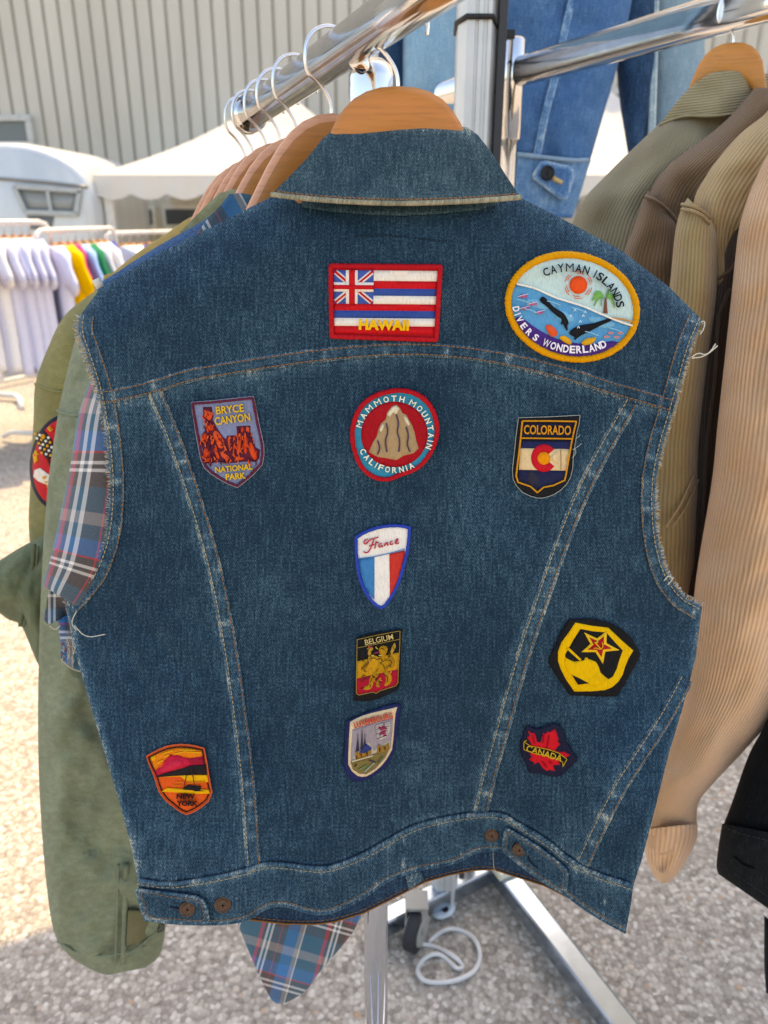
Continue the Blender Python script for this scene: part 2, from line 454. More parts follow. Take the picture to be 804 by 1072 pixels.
# ---- cladded warehouse behind
WY = 13.0
wl = thing('warehouse_wall', (0, WY, 0), 'grey beige warehouse wall of vertical ribbed metal cladding behind the stalls', 'wall')
s = N('ribbed_cladding'); o_ = s.obj(); z_ = s.noise(s.map(o_, (1, 1, .25)), 1.1, 5, .6)
clad = s.fin(s.ramp(z_, [(.3, srgb('#c0b8aa')), (.7, srgb('#cfc8ba'))]), .5)
seam = plain('groove_shade', '#8a857b', .7, 0)  # same metal in a darker colour, painting the shade inside the ribs
mb = MB(); x = -14.0; pitch = .222; vs_ = []; fs = []; cols = []
while x < 14:
    for dx, dy in ((0, 0), (.155, 0), (.168, .035), (.186, .035)):
        vs_ += [(x+dx, WY+dy, 0), (x+dx, WY+dy, 7.5)]
    x += pitch
n_ = len(vs_)//2
mb.add(vs_, [[2*i, 2*i+2, 2*i+3, 2*i+1] for i in range(n_-1)], clad, smooth=False)
for i in range(n_-1):
    if i % 4 in (2, ): mb.mi[i] = mb.slot(seam)
mb.build('cladding', wl, recalc=False)
def wall_window(x0, y0, x1, y1, glass):
    a = P(x0, y0, WY-.03); b = P(x1, y1, WY-.03); fm = MB(); wm_ = plain('window_frame', '#c9c7c0', .5, 0); t = .09
    for u, v, ww, hh in (((a.x+b.x)/2, a.z, abs(b.x-a.x)+2*t, t), ((a.x+b.x)/2, b.z, abs(b.x-a.x)+2*t, t)):
        box(fm, (u, WY-.06, v), ww, .12, hh, wm_)
    for u in (a.x-t/2, b.x+t/2): box(fm, (u, WY-.06, (a.z+b.z)/2), t, .118, abs(a.z-b.z)-t, wm_)
    fo = fm.build('window', wl)
    g = MB(); box(g, ((a.x+b.x)/2, WY-.025, (a.z+b.z)/2), abs(b.x-a.x)+.02, .03, abs(a.z-b.z)+.02, pane(glass), bev=0); g.build('pane', fo)
wall_window(-60, 124, 32, 152, '#59636b'); wall_window(634, 96, 655, 128, '#8b9398')

# ---- vintage caravan
def flat(Y, skew=0.0):
    return lambda px, py, lift: P(px, py, Y+skew*(px-402)/100-lift)
cv = thing('caravan', G(20, 380), 'rounded silver white vintage caravan parked behind the clothes racks', 'caravan')
cv.location = Vector((-4.2, 8.4, 0))
s = N('caravan_skin'); o_ = s.obj(); z_ = s.noise(s.map(o_, (2, 2, .6)), 1, 5, .6)
cskin = s.fin(s.ramp(z_, [(.3, srgb('#b4bcc2')), (.7, srgb('#d3d8da'))]), .35, 0.25)
CY = 8.4
prof = [(-140, 330), (-150, 200), (-120, 160), (-60, 149), (0, 147), (25, 149), (48, 155), (68, 164), (82, 176), (92, 192), (98, 212), (101, 240), (101, 330)]
prof = smooth(prof, True, 1)
vs_ = []; fs = []; k = len(prof)
rings = [(0.0, .25), (.03, .1), (.1, .03), (.22, 0), (1.9, 0), (2.05, .06), (2.15, .2)]
cxm, cym = -20, 250
for dy, ins in rings:
    for (px, py) in prof:
        q = P(px+(cxm-px)*ins*.35, py+(cym-py)*ins*.35, CY); vs_.append((q.x, CY+dy, q.z))
for i in range(len(rings)-1):
    for j in range(k): fs.append([i*k+j, i*k+(j+1) % k, (i+1)*k+(j+1) % k, (i+1)*k+j])
fs += [list(range(k))[::-1], [(len(rings)-1)*k+j for j in range(k)]]
mb = MB(); mb.add(vs_, fs, cskin); mb.build('body', cv)
mb = MB(); tube(mb, [P(px, py, CY-.012) for px, py in densify([(-100, 180), (0, 187), (50, 191), (92, 196)], 8, False)], .016, plain('caravan_trim', '#8d8a83', .4, .5)); mb.build('trim_strip', cv)
fm = MB(); wm_ = plain('caravan_frame', '#a9b0b3', .4, .4)
for a, b, t in (((15, 195), (86, 200), .05), ((26, 222), (82, 224), .05), ((15, 195), (27, 222), .05), ((84, 199), (80, 224), .05), ((50, 198), (54, 222), .035)):
    bar(fm, P(*a, CY-.03), P(*b, CY-.03), .05, t, wm_, Vector((0, 1, 0)).cross(P(*b, CY)-P(*a, CY)).normalized())
fo = fm.build('window', cv)
mb = MB(); sheet(mb, [(18, 196), (85, 200), (80, 223), (27, 221)], 12, flat(CY), .012, .008, pane('#8a908f')); mb.build('pane', fo)
mb = MB(); sheet(mb, [(28, 226), (56, 227), (54, 240), (32, 240)], 12, flat(CY), .02, .02, plain('caravan_hatch', '#7d858a', .5, .2)); mb.build('hatch', cv)
mb = MB(); c_ = P(20, 330, CY)
for xx in (-5.0, -3.7):
    mb = MB(); tube(mb, [(xx, CY-.02, .3), (xx, CY+.16, .3)], .3, plain('tyre', '#2a2826', .8, 0), 20); mb.build('wheel', cv)

# ---- cream site cabin behind the white tent
cb = thing('site_cabin', Vector((-1.6, 11.6, 0)), 'cream cabin with a row of dark windows seen under the white tent', 'cabin')
mb = MB(); a = P(60, 206, 11.6); b = P(330, 206, 11.6)
box(mb, ((a.x+b.x)/2, 12.2, a.z/2), b.x-a.x, 1.1, a.z, plain('cabin_wall', '#cfc6ae', .6, 0), bev=.02); mb.build('wall', cb)
for x0, x1 in ((112, 160), (173, 207), (222, 256), (270, 306)):
    a = P(x0, 219, 11.6); b = P(x1, 235, 11.6)
    fm = MB(); box(fm, ((a.x+b.x)/2, 11.625, (a.z+b.z)/2), b.x-a.x+.1, .05, a.z-b.z+.1, plain('cabin_frame', '#e3dcc8', .5, 0)); fo = fm.build('window', cb)
    g = MB(); box(g, ((a.x+b.x)/2, 11.595, (a.z+b.z)/2), b.x-a.x, .02, a.z-b.z, pane('#4c4f50'), bev=0); g.build('pane', fo)
mb = MB(); a = P(112, 241, 11.55); b = P(330, 241, 11.55); bar(mb, a, b, .06, .06, plain('cabin_rail', '#e0d3a6', .6, 0)); mb.build('handrail', cb)

# ---- white party tents
def party_tent(x0, x1, xa, ya, Y, dep, label, eave=183, valb=208):
    a = P(x0, eave, Y); b = P(x1, eave, Y); ap = P(xa, ya, Y+dep/2); ez = (a.z+b.z)/2
    t = thing('party_tent', Vector((a.x, Y, 0)), label, 'tent', 'white tents in the background')
    cm = canvas('#e8e6e0', .35); mb = MB()
    cs = [Vector((a.x, Y, ez)), Vector((b.x, Y, ez)), Vector((b.x, Y+dep, ez)), Vector((a.x, Y+dep, ez))]; apx = Vector((ap.x, Y+dep/2, ap.z))
    for i in range(4):
        p, q = cs[i], cs[(i+1) % 4]; vs_ = []; fs = []; m_, n2 = 8, 8
        for u in range(m_+1):
            for v in range(n2+1):
                e = p.lerp(q, v/n2); r_ = e.lerp(apx, u/m_); r_.z -= .28*math.sin(math.pi*u/m_)*.5*(1-.5*abs(v/n2-.5)); vs_.append(r_)
        for u in range(m_):
            for v in range(n2): fs.append([u*(n2+1)+v, u*(n2+1)+v+1, (u+1)*(n2+1)+v+1, (u+1)*(n2+1)+v])
        mb.add(vs_, fs, cm)
    mb.build('roof', t)
    vb = P(x0, valb, Y).z; mb = MB()
    for i in range(4):
        p, q = cs[i], cs[(i+1) % 4]; k = 64; vs_ = []
        nrm = (q-p).normalized().cross(Vector((0, 0, 1)))
        for v in range(k+1):
            e = p.lerp(q, v/k); sc_ = abs(math.sin(math.pi*v/k*9)); w_ = nrm*.02*math.sin(v*.9)
            vs_ += [e-nrm*.004, Vector((e.x, e.y, vb+.05-.06*sc_))+w_+nrm*.01]
        mb.add(vs_, [[2*v, 2*v+2, 2*v+3, 2*v+1] for v in range(k)], cm)
    mb.build('valance', t)
    for c in cs:
        lg = MB(); ins = (Vector((ap.x, Y+dep/2, 0))-Vector((c.x, c.y, 0))).normalized()*.14
        bar(lg, Vector((c.x, c.y, 0))+ins, Vector((c.x, c.y, ez-.02))+ins, .09, .09, plain('tent_leg', '#d9d8d4', .4, 0), Vector((1, 0, 0))); lg.build('leg', t)
    lg = MB(); c = cs[0]; bar(lg, P(93, 190, Y+.3), P(68, 240, Y+.3), .03, .03, plain('tent_leg', '#d9d8d4', .4, 0), Vector((0, 1, 0))); 
    if x0 < 200: lg.build('brace', t)
    return t
party_tent(97, 440, 296, 92, 8.6, 3.4, 'white pyramid party tent with scalloped valance beside the caravan')
party_tent(470, 800, 640, 96, 8.9, 3.4, 'white party tent glimpsed between the hanging denim sleeves')

# ---- T-shirt racks
def shirt_mesh(name, m, ln, wid):
    prof = [(-.08, 0), (-wid*.5, -.045), (-wid*.5-.15, -.23), (-wid*.5-.05, -.29), (-wid*.5+.01, -.2), (-wid*.48, -.45), (-wid*.5, -ln), (wid*.5, -ln+.01),
            (wid*.48, -.45), (wid*.5-.01, -.2), (wid*.5+.05, -.29), (wid*.5+.15, -.23), (wid*.5, -.045), (.08, 0), (.04, -.035), (-.04, -.035)]
    sc = 100.0
    def f(x, y, lift):
        u, v = x/sc, y/sc
        e = max(0, 1-(u/(wid*.62))**2)
        wv = .02*noise.noise(Vector((u*7, v*3, wid*10)))+.014*math.sin(u*26+v*3)*min(1, -v*2)
        return Vector((u, -lift/sc*e-.012*lift/abs(lift) + wv, v))
    mb = MB(); sheet(mb, [(a*sc, b*sc) for a, b in prof], 5, f, 4, 8, m); me = mb.build(name); return me
tcols = {'white': '#e4e2e4', 'lilac white': '#cfd0e6', 'yellow': '#e6b410', 'magenta': '#c02560', 'pale blue': '#8fb4e0', 'green': '#137a52', 'grey white': '#c9ccd6', 'royal blue': '#37489c', 'sage': '#9aa77c', 'lavender': '#a596b8', 'cream': '#d8cfb8', 'light denim blue': '#8fb9d6'}  # violet tint paints sky-lit shade into the colour of some white shirts
def rack(name, loc, label, a, b, m, h):
    """white tube rack with bowed top corners and splayed feet"""
    t = thing(name, loc, label, 'clothes rack', 'white clothes racks behind the stall'); d = (b-a).normalized(); nn = Vector((-d.y, d.x, 0))
    mb = MB(); pts = [a+Vector((0, 0, -.2)), a+Vector((0, 0, -.05)), a+d*.02+Vector((0, 0, -.015)), a+d*.06, b-d*.06, b-d*.02+Vector((0, 0, -.015)), b+Vector((0, 0, -.05)), b+Vector((0, 0, -.2))]
    tube(mb, pts, .017, m, 10); mb.build('top_rail', t)
    for e in (a, b):
        mb = MB(); tube(mb, [Vector((e.x, e.y, .06)), e+Vector((0, 0, -.19))], .015, m, 10); mb.build('upright', t)
        mb = MB(); tube(mb, [Vector((e.x, e.y, .03))-nn*.5, Vector((e.x, e.y, .07))-nn*.42, Vector((e.x, e.y, .07))+nn*.42, Vector((e.x, e.y, .03))+nn*.5], .017, m, 10); mb.build('foot', t)
    return t
wmet = plain('white_enamel', '#dedbd4', .4, 0)
hang_small = None
def shirt_hanger_mesh(m, hm):
    mb = MB()
    pts = [(-.2, 0, -.075), (-.12, 0, -.035), (-.05, 0, -.008), (0, 0, 0), (.05, 0, -.008), (.12, 0, -.035), (.2, 0, -.075)]
    for p, q in zip(pts, pts[1:]): bar(mb, p, q, .014, .034, m, Vector((0, 1, 0)).cross(Vector(q)-Vector(p)).normalized(), .2)
    tube(mb, [(0, 0, .01), (0, 0, .05), (.02, 0, .065), (.022, 0, .085), (0, 0, .1), (-.02, 0, .088)], .003, hm, 6)
    return mb.build('wooden_hanger')
RA = [
 ('near', P(-100, 230, 4.7), P(34, 236, 5.2), ['white', 'white', 'white', 'white', 'white', 'white', 'white', 'lilac white', 'white', 'lilac white', 'lilac white', 'lilac white', 'lilac white', 'lilac white']),
 ('mid', P(48, 238, 5.2), P(112, 242, 5.9), ['lilac white', 'yellow', 'magenta', 'pale blue', 'green', 'grey white', 'white', 'royal blue']),
 ('far', P(122, 243, 6.3), P(188, 243, 6.9), ['white', 'white', 'royal blue', 'sage', 'lavender', 'sage', 'cream', 'cream'])]
rlabels = ['white tube clothes rack crowded with white T-shirts', 'white tube clothes rack carrying the yellow, magenta and green T-shirts', 'white tube clothes rack under the tent with sage and lavender T-shirts']
whang = None; shirts = {}
for (nm, a, b, lst), lab in zip(RA, rlabels):
    a = a.copy(); b = b.copy(); hz = (a.z+b.z)/2; a.z = b.z = hz
    d = (b-a).normalized(); rack('clothes_rack', Vector((a.x, a.y, 0)), lab, a-d*.12, b+d*.1, wmet, hz)
    L = (b-a).length; 
    for i, cn in enumerate(lst):
        p = a+d*(L*(i+.5)/len(lst)); ang = R(-50+random.uniform(-6, 6))
        if whang is None:
            whang = shirt_hanger_mesh(wood('#c98a4c'), chrome(.25)); h = whang
        else: h = whang.copy(); COL.objects.link(h)
        h.location = p+Vector((0, 0, -.085)); h.rotation_euler = (0, 0, ang)
        tag(h, 'small wooden hanger holding a T-shirt on a background rack', 'hanger', 'wooden hangers on the background racks')
        if cn not in shirts:
            s0 = shirt_mesh('t_shirt', fabric(tcols[cn], .12, 30, .001), random.uniform(.8, .9), .52); shirts[cn] = s0; o = s0; fresh = True
        else:
            o = shirts[cn].copy(); COL.objects.link(o); fresh = False
        o.location = p+Vector((0, 0, -.09)); o.rotation_euler = (0, 0, ang); o.scale = (random.uniform(.92, 1.05), 1, random.uniform(.94, 1.08))
        where = {'near': 'on the left rack in front of the caravan', 'mid': 'on the middle rack beside the tent leg', 'far': 'on the rack under the white tent'}[nm]
        tag(o, '%s T-shirt hanging %s' % (cn, where), 't-shirt', 'T-shirts on the background racks')
# light blue folded denim hanging under the left white shirts
for x0, x1 in ((-8, 18), (20, 42)):
    mb = MB(); loft(mb, [(x0, 335, x1, 335, 5.35, .05), (x0, 368, x1, 368, 5.35, .06), (x0, 380, x1, 376, 5.35, .05)], fabric('#9fc0d6', .2, 20, .001), 3, 20, .01)
    o = mb.build('denim_shorts', base=P(x0, 366, 6.35)); tag(o, 'pale blue denim hem hanging below the white T-shirts, %s of two' % ('left' if x0 < 0 else 'right'), 'shorts', 'pale denim under the T-shirts')
# the white tube foot near the left edge
t = thing('display_stand', G(10, 420), 'white bent tube foot of a display stand on the sunlit ground at left', 'stand')
mb = MB(); tube(mb, [G(-60, 425, .02), G(-10, 412, .05), G(16, 414, .05), G(21, 418, .04), G(23, 428, .01)], .025, wmet, 10); mb.build('foot', t)
mb = MB(); tube(mb, [G(-40, 408, .06), G(36, 392, .06)], .02, wmet, 10); mb.build('cross_tube', t)
mb = MB(); tube(mb, [G(-60, 425, .02), G(-60, 425, .02)+Vector((0, 0, 1.2))], .02, wmet, 10); mb.build('upright', t)

# =================================================================== STALL CANOPY (throws the shade)
LEGY = 1.33; LEG = P(497, 100, LEGY); LEG.z = 0
cn = thing('market_canopy', LEG.copy(), 'white market canopy over the stall with a pale aluminium leg behind the denim vest', 'canopy')
e1a, e1b, e2a, e2b, ez = -.55, 4.4, -.3, 1.5, 2.75
def cpt(a, b, z): return LEG+E1*a+E2*b+Vector((0, 0, z))
ccm = canvas('#e9e7e2', .3)
cs = [cpt(e1a, e2a, ez), cpt(e1b, e2a, ez), cpt(e1b, e2b, ez), cpt(e1a, e2b, ez)]; apx = cpt((e1a+e1b)/2, (e2a+e2b)/2, 3.5)
mb = MB()
for i in range(4): mb.add([cs[i], cs[(i+1) % 4], apx], [[0, 1, 2]], ccm, smooth=False)
mb.build('roof', cn)
mb = MB()
for i in range(4):
    p, q = cs[i], cs[(i+1) % 4]; mb.add([p, q, q+Vector((0, 0, -.12)), p+Vector((0, 0, -.12))], [[0, 1, 2, 3]], ccm, smooth=False)
mb.build('valance', cn)
alu = plain('anodised_aluminium', '#d4d4d2', .42, .35)
lg = MB(); D1 = Vector((1, 0, 0)); hw = .0295; pr = []
for dx, dy in ((-1, -.35), (-.62, -.9), (-.2, -.9), (-.16, -.8), (-.06, -.8), (-.02, -.9), (.2, -.9), (.24, -.8), (.4, -.8), (.44, -.9), (.62, -.9), (.98, -.3), (.98, .9), (-1, .9)):
    pr.append(LEG+Vector((dx*hw, dy*hw, 0)))
k = len(pr); lg.add([p+Vector((0, 0, .01)) for p in pr]+[p+Vector((0, 0, 2.82)) for p in pr], [[i, (i+1) % k, k+(i+1) % k, k+i] for i in range(k)]+[list(range(k)), list(range(k, 2*k))], alu, smooth=False)
lo = lg.build('leg', cn)
mb = MB(); box(mb, LEG+Vector((.0355, .0, 1.25)), .0125, .045, 2.3, plain('leg_shade_dark', '#3a3a3c', .6, 0)); mb.build('leg_side_shade', lo)  # dark strip paints the leg's shaded, dark-reflecting side; leg has no insert
zt = P(497, 22, LEGY); mb = MB(); blk = plain('black_plastic', '#141414', .5, 0)
pts = [Vector((LEG.x+dx*hw, LEG.y+dy*hw, zt.z+dz)) for dx, dy, dz in ((-1.06, -.3, -.004), (-.64, -.98, 0), (.64, -.98, 0), (1.1, -.3, -.012), (1.55, .3, -.02), (1.5, .98, -.02), (-1.06, .98, -.01))]
tube(mb, pts, .004, blk, 6, True); box(mb, Vector((LEG.x+1.62*hw, LEG.y-.1*hw, zt.z-.018)), .016, .012, .012, blk); mb.build('cable_tie', lo)
fp = G(466, 948); mb = MB()
pl = plain('foot_plate', '#c7d3da', .45, .1)
sheet(mb, smooth([(450, 932), (468, 936), (478, 948), (474, 958), (462, 963), (452, 960), (449, 948)], True, 1), 6, lambda x, y, l: G(x, y, .02+l), 0, .02, pl)
disc(mb, G(466, 952, .021), Vector((0, 0, 1)), .008, .002, blk); mb.build('foot_plate', lo)
for a, b in ((e1b-.05, e2a+.05), (e1b-.05, e2b-.05), (.83, e2b-.1)):
    lg = MB(); c = cpt(a, b, 0)
    bar(lg, c, c+Vector((0, 0, 2.76)), .06, .06, alu, E1); lg.build('leg', cn)

# =================================================================== RACK 1 (carries the vest)
CH = chrome(.07)
ra, rb = P(402, 21, .60), P(262, 119, .93); rz = (ra.z+rb.z)/2
RD = (rb-ra).normalized()
def rail_at(px):
    best = None
    for i in range(400):
        q = ra+(rb-ra)*(-.8+i*.005); d = q-camo.location
        cz = -(d.y*cp-d.z*sp_); x = 402-F*d.x/cz
        if best is None or abs(x-px) < best[0]: best = (abs(x-px), q)
    return best[1]
r1 = thing('clothes_rail', Vector((-.012, .68, 0)), 'round chrome clothes rail on a post, carrying the denim vest and hanging coats', 'clothes rail')
mb = MB(); tube(mb, [ra-RD*.62, rb], .0152, CH, 28); mb.build('rail', r1)
mb = MB(); tube(mb, [rb-RD*.004, rb+RD*.001, rb+RD*.003, rb+RD*.014, rb+RD*.018], .0188, CH, 28, rfun=lambda t: 1 if t < .9 else .8); mb.build('end_cap', r1)
PX = P(389, 110, .672).x
mb = MB(); ptop = P(389, 62, .672).z
tube(mb, [(PX, .672, .0), (PX, .672, 1.43)], .0142, CH, 24); mb.build('post', r1)
mb = MB(); tube(mb, [(PX, .672, 1.38), (PX, .672, ptop-.012), (PX, .672, ptop-.005), (PX, .672, ptop)], .0178, CH, 24, rfun=lambda t: 1 if t < .5 else (.9 if t < .8 else .55)); mb.build('post_sleeve', r1)
mb = MB(); q = rail_at(372); tube(mb, [Vector((PX, .672, ptop-.012)), q+Vector((0, 0, -.012))], .006, CH, 12); mb.build('bracket', r1)
for a in (E1, E2):
    mb = MB(); c = Vector((PX, .672, .03)); bar(mb, c-a*.34-Vector((0, 0, .004 if a is E2 else 0)), c+a*.34-Vector((0, 0, .004 if a is E2 else 0)), .05, .03, CH); mb.build('base_bar', r1)

# =================================================================== RACK 2 (right)
q0, q1 = P(540, 76, 1.42), P(770, 10, 1.02); zz = (q0.z+q1.z)/2
RD2 = (q1-q0).normalized()
FOOT = Vector((q0.x, q0.y, 0))
r2 = thing('clothes_rail', FOOT.copy(), 'oval chrome clothes rail at right, carrying the corduroy jackets', 'clothes rail')
def oval(mb, a, b, hw, hh, m, n=28):
    d = (b-a).normalized(); s_ = d.cross(Vector((0, 0, 1))).normalized(); u = s_.cross(d); vs_ = []; 
    for p in (a, b):
        for j in range(n):
            an = 2*math.pi*j/n; cx, cy = math.cos(an), math.sin(an)
            vs_.append(p+s_*hw*math.copysign(abs(cx)**.7, cx)+u*hh*math.copysign(abs(cy)**.7, cy))
    mb.add(vs_, [[j, (j+1) % n, n+(j+1) % n, n+j] for j in range(n)]+[list(range(n))[::-1], list(range(n, 2*n))], m)
mb = MB(); oval(mb, q0+RD2*.012, q0+RD2*1.25, .015, .0215, CH); mb.build('rail', r2)
mb = MB(); oval(mb, q0-RD2*.75, q0-RD2*.012, .013, .0205, CH); mb.build('rear_rail', r2)
ux = q0.x-.006
mb = MB(); tube(mb, [(ux, q0.y, P(537, 146, 1.42).z), (ux, q0.y, P(537, 42, 1.42).z), (ux, q0.y, P(537, 39.5, 1.42).z)], .0187, CH, 24, rfun=lambda t: 1 if t < .9 else .85); mb.build('post_sleeve', r2)
mb = MB(); tube(mb, [(ux, q0.y, .02), (ux, q0.y, P(537, 140, 1.42).z)], .0158, CH, 24); mb.build('post', r2)
alu2 = plain('galvanised_bar', '#9aa7b4', .2, .95)
B0 = G(522, 908, .05)
for a, b, w_ in ((G(519, 906, .05), G(672, 1105, .05), .052), (G(535, 899, .046), G(385, 975, .046), .045)):
    mb = MB(); bar(mb, a, b, w_, .045, alu2); mb.build('base_bar', r2)
mb = MB(); box(mb, G(527, 908, .078), .05, .05, .02, plain('cream_cap', '#d9d3bd', .5, 0), E1); mb.build('bar_cap', r2)
mb = MB(); bar(mb, Vector((ux, q0.y, .03)), G(524, 908, .045), .04, .04, alu2); mb.build('base_bar', r2)
# caster
cc = G(436, 972, .055); wd_ = Vector((.88, -.42, .0)).normalized()
mb = MB(); gm = plain('caster_grey', '#96958f', .5, .2)
mb_ = MB(); ws = []
tube(mb_, [cc-wd_*.012, cc-wd_*.011, cc+wd_*.011, cc+wd_*.012], .048, plain('rubber', '#25262a', .7, 0), 24); wo_ = mb_.build('caster', r2)
disc(mb, cc+wd_*.0125, wd_, .034, .006, gm); disc(mb, cc-wd_*.0125, -wd_, .034, .006, gm); mb.build('hub', wo_)
mb = MB(); up_ = cc+Vector((0, .02, .05))
for sd in (-1, 1): bar(mb, cc+wd_*.02*sd, up_+wd_*.018*sd+Vector((0, 0, .005)), .03, .004, gm, wd_)
box(mb, up_+Vector((0, 0, .008)), .05, .05, .008, gm); mb.build('fork', wo_)

# white rope on the ground
rp = [(285, 268), (340, 276), (380, 285), (440, 310), (480, 340), (500, 368), (492, 380), (470, 375), (445, 348), (410, 318), (370, 315), (325, 345), (307, 385), (325, 422), (365, 437), (430, 437), (490, 422), (545, 395), (572, 350), (573, 300), (550, 250), (500, 217), (450, 208), (415, 218), (385, 240), (358, 264)]
rp = smooth([(360+x/4.02, 920+y/4.02) for x, y in rp], False, 2)
mb = MB(); tube(mb, [G(x, y, .006+.004*math.sin(i*.5)) for i, (x, y) in enumerate(rp)], .0048, plain('white_cord', '#d9d6d2', .7, 0), 8)
o = mb.build('rope', base=G(440, 1030)); tag(o, 'loop of white cord lying on the gravel below the vest', 'cord')

# =================================================================== HANGERS
def hanger(at, along, drop, label, woodc, wide=.215, th=.013, arch=None, group='wooden hangers on the front rail', tilt=0.0, edge=None):
    """wooden hanger: at = rail centre where its hook sits, along = direction of its left arm"""
    along = along.normalized(); nrm = along.cross(Vector((0, 0, 1))).normalized()
    neck = at+Vector((0, 0, -drop))
    t = thing('wooden_hanger', neck+Vector((0, 0, -.1)), label, 'hanger', group)
    ar = arch or [(0, 0), (.012, .0015), (.023, .006), (.034, .014), (.045, .026), (.056, .042), (.068, .062), (.082, .086), (.095, .105)]
    mb = MB(); m = wood(woodc); vs_ = []; pts = []
    full = [(-a, d) for a, d in reversed(ar[1:])]+ar
    full = [(a, d) for a, d in full]
    for a, d in full:
        bt = d+.034+.012*min(1, abs(a)/.1)
        bend = nrm*(-.0)                                    # straight hanger
        for (yy, q) in ((-th/2, .18), (-th*.32, 0), (th*.32, 0), (th/2, .18), (th/2, .82), (th*.3, 1), (-th*.3, 1), (-th/2, .82)):
            vs_.append(neck+along*a+nrm*yy+Vector((0, 0, -(d+(bt-d)*q))))
    k = len(full); fs = [[i*8+j, i*8+(j+1) % 8, (i+1)*8+(j+1) % 8, (i+1)*8+j] for i in range(k-1) for j in range(8)]
    fs += [list(range(8))[::-1], [(k-1)*8+j for j in range(8)]]
    mb.add(vs_, fs, m)
    if edge:
        e_ = mb.slot(wood(edge))
        for i, f in enumerate(fs):
            if len(f) == 4 and i % 8 in (0, 1, 2) and i < (k-1)*8: mb.mi[i] = e_
    mb.build('shoulder_bar', t)
    hk = [(0, -drop-.004), (.0, -drop*.85), (.003, -drop*.66), (.011, -drop*.42), (.0195, -.012), (.021, .0), (.0185, .0115), (.011, .0195), (0, .0225), (-.011, .0195), (-.0175, .012), (-.0205, .001), (-.0195, -.008)]
    hk = smooth(hk, False, 2)
    mb = MB(); tube(mb, [at+along*a+Vector((0, 0, z)) for a, z in hk], .0015, chrome(.2), 10); mb.build('hook', t)
    return t
ALONG = Vector((-.93, -.36, 0))
VH = rail_at(404)
# =================================================================== THE VEST
L_ARM = [(84, 330), (82, 347), (91, 372), (104, 412), (112, 460), (116, 510), (112, 560), (100, 595), (86, 614), (68, 633)]
R_ARM = [(735, 335), (722, 365), (706, 425), (692, 470), (685, 510), (687, 560), (697, 600), (714, 624), (735, 635)]
L_SIDE = [(68, 633), (78, 680), (95, 740), (110, 790), (125, 840), (138, 890), (144, 921)]
R_SIDE = [(735, 635), (728, 690), (715, 740), (700, 790), (685, 850), (672, 900), (663, 927)]
YOKE = [(107, 422), (125, 419.6), (164, 410.5), (198, 399), (230, 393.5), (270, 387), (340, 377), (420, 371), (480, 374), (540, 384), (600, 399), (634, 411), (667, 420), (704, 431)]
BANDTOP = [(144, 921), (175, 926), (205, 922), (249, 913.6), (274, 904.5), (289, 903.6), (320, 907.5), (335, 909), (350, 907), (380, 895), (402, 882), (432, 865), (462, 857), (492, 852), (525, 851), (542, 862), (569.5, 877), (599, 902), (624, 914.6), (663, 927)]
BANDBOT = [(150, 962), (177, 966), (224.5, 967.5), (249, 965), (264, 960), (274, 952), (289, 947), (304, 948.5), (319, 954), (335, 957), (350, 954), (380, 940), (402, 923), (432, 911), (462, 906), (482, 901), (495, 892), (516, 889), (530, 892), (569.5, 924), (592, 936), (609, 949), (629, 962), (655, 976)]
YH = [(x, (CAMH-.86)/math.tan(PITCH+math.atan((y-536)/F))) for x, y in BANDBOT]
_sm = []
for i in range(0, 90):
    x = 140+i*6; _sm.append((x, sum(interp(YH, x+d)*wq for d, wq in ((-24, 1), (-12, 2), (0, 3), (12, 2), (24, 1)))/9))
SHL = [(84, 330), (105, 302), (160, 268), (230, 233), (284, 206), (420, 200), (545, 207), (600, 235), (650, 262), (700, 300), (735, 335)]
def yv(px, py):
    y = .580+.035*((px-410)/330)**2
    d = py-interp(SHL, px); t = max(0, 1-d/70); y += .022*t*t
    w_ = sst(640, 930, py)
    y = y*(1-w_)+(interp(_sm, px)*.8+.2*.585)*w_
    big = noise.noise(Vector((px/130, py/210, 1.7))); mid = noise.noise(Vector((px/60, py/110, 4.2))); sm_ = noise.noise(Vector((px/20, py/34, 9.1)))
    y += .0075*big+.0028*mid+.0007*sm_
    y += .0035*math.sin((px*.8+py*.45)/38)*sst(560, 700, py)*(1-sst(840, 920, py))*sst(500, 620, px)
    y += .003*math.sin((px*.9-py*.3)/26)*sst(300, 120, px)*sst(480, 620, py)*(1-sst(820, 900, py))
    for ax, ay, bx, by, am, wd in VCR:
        dd = segd(px, py, (ax, ay), (bx, by))
        if dd < wd*4: y += am*math.exp(-(dd/wd)**2)
    return y
VCR = [(108, 612, 190, 700, .0022, 8), (104, 640, 160, 735, .0020, 7), (125, 600, 215, 660, .0016, 7), (690, 630, 600, 590, .0016, 8), (715, 660, 640, 640, .0016, 7), (560, 700, 600, 830, .0022, 12),
       (300, 915, 340, 950, .0025, 6), (345, 905, 372, 945, .002, 6), (180, 690, 230, 860, .002, 12), (600, 420, 680, 470, .0014, 7), (280, 780, 330, 880, .002, 12), (430, 790, 470, 850, .0018, 10), (615, 930, 640, 950, .002, 5)]
def VS(px, py, lift): return P(px, py, yv(px, py)-lift)
HEMZ = P(400, 925, .6).z
vest = thing('denim_vest', P(402, 640, .6), 'sleeveless dark blue denim vest covered in souvenir patches, hanging in front', 'vest')
SEAM_L = [(156, 412), (176, 460), (200, 530), (220, 600), (235, 680), (246, 760), (254, 830), (259, 908)]
SEAM_R = [(656, 418), (620, 480), (590, 545), (562, 625), (540, 690), (518, 770), (506, 810), (497, 852)]
SEAM_RS = [(713, 708), (700, 733), (686, 757), (660, 796), (643, 822), (622, 863), (604, 902)]
